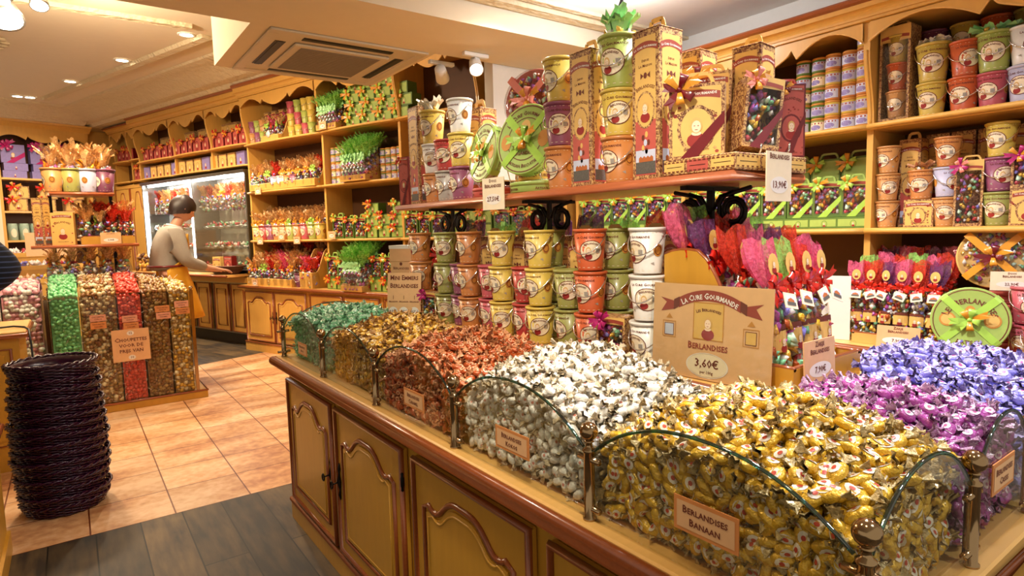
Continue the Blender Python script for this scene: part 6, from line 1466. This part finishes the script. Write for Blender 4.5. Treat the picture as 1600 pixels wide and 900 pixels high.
# ------------------------------------------------------------------ purple baskets, left cabinets
for k in range(16):
    z = .002+.043*k; s = (1.0, 1.02, .985, 1.01)[k % 4]*(.93+.075*sin(pi*min(1, k/13)))
    t = thing('woven_basket', f'dark purple woven basket, {ORD[k] if k < 15 else "topmost"}{" from the floor" if k < 15 else ""} in the nested stack at the left', 'basket', (-.105+.004*sin(k*2), 3.66+.003*cos(k*3), z), .3*k, 'nested purple baskets')
    b = MB(); R = .186*s
    b.lathe([(R*.66, .0), (R*.70, .004), (R*.90, .040), (R*.86, .040), (R*.66, .006), (.001, .005)], 30, 0, caps=False)
    if k == 15: b.lathe([(R*.9, .03), (R*.93, .075), (R*.90, .075), (R*.86, .035)], 30, 0, caps=False)
    for j in range(6 if k < 15 else 9):
        rr = R*(.90+.02*j) if k < 15 else R*(.88+.018*j)
        zz = .006+.0075*j
        b.tube([((rr+.005*sin(a*15+j*pi))*cos(a), (rr+.005*sin(a*15+j*pi))*sin(a), zz+.0025*cos(a*15+j*pi)) for a in [2*pi*i/60 for i in range(60)]], .0048, 5, closed=True)
    b.build('woven_body', 'wicker', t)
    b = MB(); n = 90; rr = R*1.02; zz = .052 if k < 15 else .078
    for ph in (0, pi): b.tube([((rr+.007*cos(a*14+ph))*cos(a), (rr+.007*cos(a*14+ph))*sin(a), zz+.006*sin(a*14+ph)) for a in [2*pi*i/n for i in range(n)]], .0058, 5, closed=True)
    b.build('braided_rim', 'wicker', t)
cb = thing('cabinet', 'yellow cabinet with brown top edge at the left edge beside the dispenser', 'cabinet', (-.60, 4.72, 0))
b = MB(); b.box(-.45, .33, -.30, .30, 0, .765); b.build('body', 'yellow_wood', cb)
b = MB(); b.box(-.47, .365, -.325, .32, .766, .80, bev=.004); b.tube([(-.47, -.325, .775), (.365, -.325, .775), (.365, .32, .775)], .014, 8, 1); b.build('top', ('pine', 'red_wood'), cb)
b = MB(); b.tube([(.02, -.302, .15), (.29, -.302, .15), (.29, -.302, .70), (.02, -.302, .70)], .008, 6, 1, closed=True); b.box(.05, .26, -.305, -.300, .18, .67); b.build('panel', ('yellow_wood', 'red_wood'), cb)
b = MB(); b.tube([(-.42, 4.60, .812), (-.36, 4.585, .81), (-.30, 4.62, .808), (-.245, 4.55, .806), (-.222, 4.45, .80), (-.214, 4.38, .72), (-.212, 4.36, .45), (-.215, 4.34, .2)], .0055, 6)
tag(b.build('power_cable', 'black'), 'black cable running over the cabinet top and down its corner', 'cable')
b = MB(); b.tube([(-.50, 4.60, .825), (-.41, 4.60, .82)], [.022, .012], 10); tag(b.build('hand_scanner', 'black'), 'black device with cable lying on the left cabinet top', 'device')
c2 = thing('cabinet', 'yellow cabinet edge at the lower left corner before the baskets', 'cabinet', (-.62, 3.0, 0))
b = MB(); b.box(-.35, .318, -.25, .25, .0, .53); b.box(-.36, .33, -.26, .26, 0, .09); b.build('body', 'yellow_wood', c2)
b = MB(); b.box(-.36, .335, -.265, .265, .531, .56, bev=.004); b.tube([(-.36, -.265, .54), (.335, -.265, .54), (.335, .265, .54)], .012, 8); b.build('top', 'red_wood', c2)

# ------------------------------------------------------------------ people
def skin(name, verts, edges, radii, m, parent, root=0, sub=2, loc=None):
    me = bpy.data.meshes.new(name); me.from_pydata([tuple(v) for v in verts], edges, []); me.update()
    o = bpy.data.objects.new(name, me); COL.objects.link(o); me.materials.append(MATS[m])
    if parent: o.parent = parent
    s = o.modifiers.new('skin', 'SKIN'); me.skin_vertices.new() if not me.skin_vertices else None
    for i, r in enumerate(radii):
        me.skin_vertices[0].data[i].radius = r if isinstance(r, tuple) else (r, r)
        me.skin_vertices[0].data[i].use_root = (i == root)
    s.use_smooth_shade = True; ss = o.modifiers.new('sub', 'SUBSURF'); ss.levels = sub; ss.render_levels = sub
    dg = bpy.context.evaluated_depsgraph_get(); me2 = bpy.data.meshes.new_from_object(o.evaluated_get(dg)); me2.name = name
    me2.materials.clear(); me2.materials.append(MATS[m])
    o.modifiers.clear(); o.data = me2
    for p in me2.polygons: p.use_smooth = True
    return o
def hand(V, E, R, wrist_i, d, side_, dn, k=1.0, curl=.5):
    """palm and five bent fingers grown from a wrist vertex"""
    d = Vector(d).normalized(); s_ = Vector(side_).normalized(); dn = Vector(dn).normalized(); w = Vector(V[wrist_i])
    def add(p, frm, r): V.append(tuple(p)); E.append((frm, len(V)-1)); R.append(r); return len(V)-1
    palm = add(w+d*.045*k, wrist_i, (.024*k, .016*k)); pe = add(w+d*.075*k, palm, (.026*k, .013*k))
    for q, ln in zip((-1.5, -.5, .5, 1.5), (.066, .078, .074, .058)):
        a = add(w+d*.088*k+s_*q*.017*k, pe, .0088*k); b_ = add(w+d*(.088+ln*.45)*k+s_*q*.019*k+dn*ln*.2*curl*k, a, .0080*k)
        add(w+d*(.088+ln*.75)*k+s_*q*.019*k+dn*ln*.65*curl*k, b_, .0070*k)
    t1 = add(w+d*.035*k-s_*.030*k+dn*.008*k, palm, .0105*k); add(w+d*.066*k-s_*.044*k+dn*.018*k, t1, .0085*k)
# shop assistant: local frame facing +x, standing; leaning slightly forward
pz = thing('person', 'shop assistant with short dark hair, beige sweater, yellow apron and jeans, working at the glass case', 'person', (.715, 6.26, 0), .14)
V = [(0, 0, .93), (-.01, 0, 1.05), (-.005, 0, 1.20), (.035, 0, 1.33), (.075, 0, 1.40), (.105, 0, 1.455),
     (.03, .10, .90), (.04, .11, .50), (.0, .115, .10), (.0, -.10, .90) , (-.02, -.11, .50), (-.06, -.115, .10),
     (.03, .165, 1.335), (.09, .215, 1.12), (.30, .14, 1.03), (.03, -.165, 1.335), (.08, -.215, 1.10), (.29, -.155, 1.02),
     (.09, .12, .04), (.03, -.12, .04), (.13, 0, 1.50), (.37, .115, 1.015), (.36, -.14, 1.005)]
E_ = [(0, 1), (1, 2), (2, 3), (3, 4), (4, 5), (0, 6), (6, 7), (7, 8), (0, 9), (9, 10), (10, 11), (3, 12), (12, 13), (13, 14), (3, 15), (15, 16), (16, 17), (8, 18), (11, 19), (5, 20), (14, 21), (17, 22)]
R_ = [(.09, .115), (.075, .09), (.075, .10), (.06, .10), (.05, .055), .046, (.06, .06), .05, .045, (.06, .06), .05, .045, .04, .032, .034, .04, .032, .034, .04, .04, .05, .026, .026]
hand(V, E_, R_, 21, (1, -.2, -.15), (0, 1, 0), (0, 0, -1)); hand(V, E_, R_, 22, (1, .1, -.15), (0, -1, 0), (0, 0, -1))
body = skin('body', V, E_, R_, 'skin', pz)
b = MB()     # head: egg shaped with jaw, nose, ears, brows and mouth
HC = Vector((.155, 0, 1.565)); n = 20; rows = 14; vs = []
for i in range(rows+1):
    a = pi*i/rows
    for k in range(n):
        c = 2*pi*k/n; x = sin(a)*cos(c); y = sin(a)*sin(c); z = -cos(a)
        px_ = x*.096; py_ = y*.073; pz_ = z*.112
        if z < 0: py_ *= 1-.30*(-z)**1.5; px_ *= 1-.16*(-z)**1.4; px_ += .018*(-z)*(1 if x > 0 else .2)
        f = max(0, cos(c))**8*sin(a)
        px_ += .020*f*math.exp(-((z+.18)/.16)**2)*(abs(y) < .25) - .006*max(0, cos(c))*math.exp(-((z-.12)/.10)**2) + .006*f*math.exp(-((z+.52)/.08)**2)
        vs.append((px_, py_, pz_))
b.add(vs, [(i*n+k, i*n+(k+1) % n, (i+1)*n+(k+1) % n, (i+1)*n+k) for i in range(rows) for k in range(n)], 0, None, True)
for s in (-1, 1):
    b.ball((-.005, s*.073, -.005), .018, 0, 8, sz=1.5)
    b.ball((.083, s*.030, .012), .009, 1, 8); b.ball((.089, s*.030, .012), .005, 2, 8)
    b.tube([(.086, s*.016, .032), (.089, s*.030, .036), (.080, s*.046, .032)], .0032, 5, 2)
b.tube([(.088, -.020, -.060), (.096, 0, -.058), (.088, .020, -.060)], .0042, 6, 3)
HT = Matrix.Rotation(radians(24), 4, 'Y')
hd = b.build('head', ['skin', 'oval_white', 'hair', 'paper_pink'], pz, tuple(HC)); hd.rotation_euler = (0, radians(24), 0)
b = MB(); vs = []
for i in range(9):
    a = pi*(1-i/8*.60)
    for k in range(24):
        c = 2*pi*k/24; back = .5-.5*cos(c); zz = a if True else 0
        A = (1-i/8)*0+i/8
        th = A*(.42*pi+.26*pi*back); rr = 1.13+.03*sin(k*5+i)
        vs.append((sin(th)*cos(c)*.100*rr-.006, sin(th)*sin(c)*.080*rr, cos(th)*.116*rr))
b.add(vs, [(i*24+k, i*24+(k+1) % 24, (i+1)*24+(k+1) % 24, (i+1)*24+k) for i in range(8) for k in range(24)], 0, None, True)
for k in range(24):
    c = 2*pi*k/24; i = 8*24+k; p = Vector(vs[i]); l = .030 if cos(c) < .3 else .012
    b.add([p, Vector(vs[8*24+(k+1) % 24]), Vector(vs[8*24+(k+1) % 24])*.96-Vector((0, 0, l)), p*.96-Vector((0, 0, l*1.1))], [(0, 1, 2, 3)], 0, None, True)
b.build('hair', ['hair'], hd)
# sweater with sleeves, collar, jeans, apron
V2 = [(-.01, 0, 1.00), (-.012, 0, 1.08), (-.005, 0, 1.20), (.033, 0, 1.325), (.065, 0, 1.375), (.03, .165, 1.335), (.09, .218, 1.12), (.285, .145, 1.035), (.03, -.165, 1.335), (.08, -.218, 1.10), (.275, -.16, 1.025)]
E2 = [(0, 1), (1, 2), (2, 3), (3, 4), (3, 5), (5, 6), (6, 7), (3, 8), (8, 9), (9, 10)]
R2_ = [(.145, .175), (.125, .148), (.125, .152), (.115, .165), (.068, .075), .082, .064, .046, .082, .064, .046]
skin('sweater', V2, E2, R2_, 'sweater', pz)
b = MB(); b.tube([(.065+.062*cos(a)+.01, .066*sin(a), 1.405+.02*-cos(a)) for a in [2*pi*i/18 for i in range(18)]], .011, 6, closed=True); b.build('shirt_collar', 'collar', pz)
b = MB(); b.tube([(-.012+.150*cos(a), .182*sin(a), 1.055) for a in [2*pi*i/22 for i in range(22)]], .010, 6, closed=True); b.build('apron_string', 'burgundy', pz)
V3 = [(0, 0, .97), (.02, .10, .86), (.03, .11, .50), (.0, .115, .11), (0, -.10, .86), (-.02, -.11, .50), (-.06, -.115, .11)]
skin('jeans', V3, [(0, 1), (1, 2), (2, 3), (0, 4), (4, 5), (5, 6)], [(.135, .16), (.10, .10), .078, .062, (.10, .10), .078, .062], 'jeans', pz)
b = MB(); vs = []; nz_ = 12; ny_ = 10       # apron: bib and skirt curved round the front
for i in range(nz_+1):
    z = .58+.76*i/nz_; wd = 1.9 if z < 1.04 else max(.6, 1.9-1.3*(z-1.04)/.1)
    for j in range(ny_+1):
        a = -wd+2*wd*j/ny_; fl_ = 1+.75*max(0, 1.0-z); y = .188*sin(a)*fl_; x = -.01+(.158+.03*(z > 1.1))*cos(a)*(1+1.9*max(0, 1.0-z) if cos(a) > 0 else 1)+.008*sin(a*9+z*5)*(z < .95)
        vs.append((x, y, z))
b.add(vs, [(i*(ny_+1)+j, i*(ny_+1)+j+1, (i+1)*(ny_+1)+j+1, (i+1)*(ny_+1)+j) for i in range(nz_) for j in range(ny_)], 0, None, True)
o = b.build('apron', 'apron', pz); so = o.modifiers.new('s', 'SOLIDIFY'); so.thickness = .004
for s, x0 in ((1, 0), (-1, -.055)):
    b = MB(); b.lathe([(.04, 0), (.045, .012), (.04, .05), (.025, .075)], 14, sx=1.0, sy=1, M=Matrix.Translation((x0+.02, s*.117, 0))); b.tube([(x0+.02, s*.117, .025), (x0+.10, s*.118, .022), (x0+.15, s*.118, .018)], [.038, .036, .022], 10); b.build('shoe', 'black', pz)
# customer at the left edge: only the bent sleeve reaches into the frame
p2 = thing('person', 'customer in a dark navy sweater with thin blue stripes, arm bent, at the left edge', 'person', (-.43, 3.36, 0), pi)
V = [(0, 0, .92), (.0, 0, 1.10), (.02, 0, 1.27), (.03, 0, 1.42), (.05, 0, 1.50), (.0, .10, .88), (.02, .11, .48), (0, .115, .09), (0, -.10, .88), (.02, -.11, .48), (0, -.115, .09), (.0, .18, 1.40), (-.24, .21, 1.19), (.02, -.19, 1.40), (.06, -.22, 1.12), (.28, -.17, 1.05), (.08, .115, .04), (.08, -.115, .04), (.06, 0, 1.58), (.03, .16, 1.06), (.35, -.14, 1.05)]
E_ = [(0, 1), (1, 2), (2, 3), (3, 4), (0, 5), (5, 6), (6, 7), (0, 8), (8, 9), (9, 10), (2, 11), (11, 12), (2, 13), (13, 14), (14, 15), (7, 16), (10, 17), (4, 18), (12, 19), (15, 20)]
R_ = [(.09, .12), (.08, .10), (.08, .11), (.05, .06), .05, (.06, .06), .05, .045, (.06, .06), .05, .045, .04, .035, .04, .035, .032, .04, .04, .055, .028, .028]
hand(V, E_, R_, 19, (1, -.2, -.1), (0, 1, 0), (0, 0, -1)); hand(V, E_, R_, 20, (1, .1, -.1), (0, -1, 0), (0, 0, -1))
skin('body', V, E_, R_, 'skin', p2)
h2 = hd.copy(); COL.objects.link(h2); h2.parent = p2; h2.location = (.10, 0, 1.66); h2.rotation_euler = (0, radians(12), 0)
for c in list(hd.children): c2_ = c.copy(); COL.objects.link(c2_); c2_.parent = h2
sm = mat('striped_knit', '#101626', .8, scale=50)
nt = sm.node_tree; N = nt.nodes.new; wv = N('ShaderNodeTexWave'); wv.wave_type = 'BANDS'; wv.bands_direction = 'Z'; wv.inputs['Scale'].default_value = 15; wv.inputs['Distortion'].default_value = .6
tcn = N('ShaderNodeTexCoord'); nt.links.new(tcn.outputs['Object'], wv.inputs['Vector']); cr = N('ShaderNodeValToRGB'); cr.color_ramp.elements[0].position = .80; cr.color_ramp.elements[1].position = .88; cr.color_ramp.elements[0].color = lin('#0E1424'); cr.color_ramp.elements[1].color = lin('#44537A')
nt.links.new(wv.outputs[0], cr.inputs[0]); nt.links.new(cr.outputs[0], nt.nodes['Principled BSDF'].inputs['Base Color'])
skin('striped_sweater', [(0, 0, .90), (.0, 0, 1.10), (.02, 0, 1.28), (.035, 0, 1.43), (.0, .18, 1.40), (-.24, .212, 1.19), (.01, .165, 1.065), (.02, -.19, 1.40), (.06, -.225, 1.12), (.27, -.175, 1.05)], [(0, 1), (1, 2), (2, 3), (2, 4), (4, 5), (5, 6), (2, 7), (7, 8), (8, 9)], [(.15, .18), (.13, .16), (.13, .165), (.085, .10), .082, .075, .052, .082, .068, .05], 'striped_knit', p2)
skin('trousers', [(0, 0, .93), (.0, .10, .86), (.02, .11, .48), (0, .115, .10), (0, -.10, .86), (.02, -.11, .48), (0, -.115, .10)], [(0, 1), (1, 2), (2, 3), (0, 4), (4, 5), (5, 6)], [(.14, .17), (.105, .105), .08, .062, (.105, .105), .08, .062], 'black', p2)
for s in (1, -1):
    b = MB(); b.tube([(.0, s*.116, .03), (.10, s*.118, .03), (.16, s*.118, .02)], [.042, .038, .024], 10); b.build('shoe', 'black', p2)
for p in PROTOS: p.drop()
# keep every label within sixteen words
SHORT = [(' from the left', ' from left'), (' from the right', ' from right'), (' from the front', ' from front'), (' of the stack', ' of stack'), (' the ', ' '), (' with wire handle', ''), (' one of stack', ' of stack'), (' of stack of rose and plum buckets', ' of stack'), (' of stack of buckets', ' of stack'), (' of stack of pale buckets', ' of pale stack'), (' in dark back row', ' in back row'), ('sweet bag', 'bag'), (' paper bucket', ' bucket'), (' standing ', ' '), (' of sweets with gathered top', ' of sweets'), (' small rack', ' rack'), (' from left in row ', ' from left, row '), (' with arched panel doors', ''), (' of sweets', ''), (' with gathered top', ''), (' cream and red', ''), (' just ', ' '), (' at left end of ', ' left on '), (' at right end of ', ' right on '), (' at far right end of ', ' far right on '), (' tall ', ' '), (' and ', ', '), (' big ', ' '), (' in shaded ', ' in '), (' small ', ' '), (' pile ', ' '), (' a ', ' ')]
for o in COL.objects:
    if 'label' in o:
        s = o['label'].replace('"', '')
        for a, c in SHORT:
            if len(s.split()) <= 16: break
            s = s.replace(a, c)
        o['label'] = s
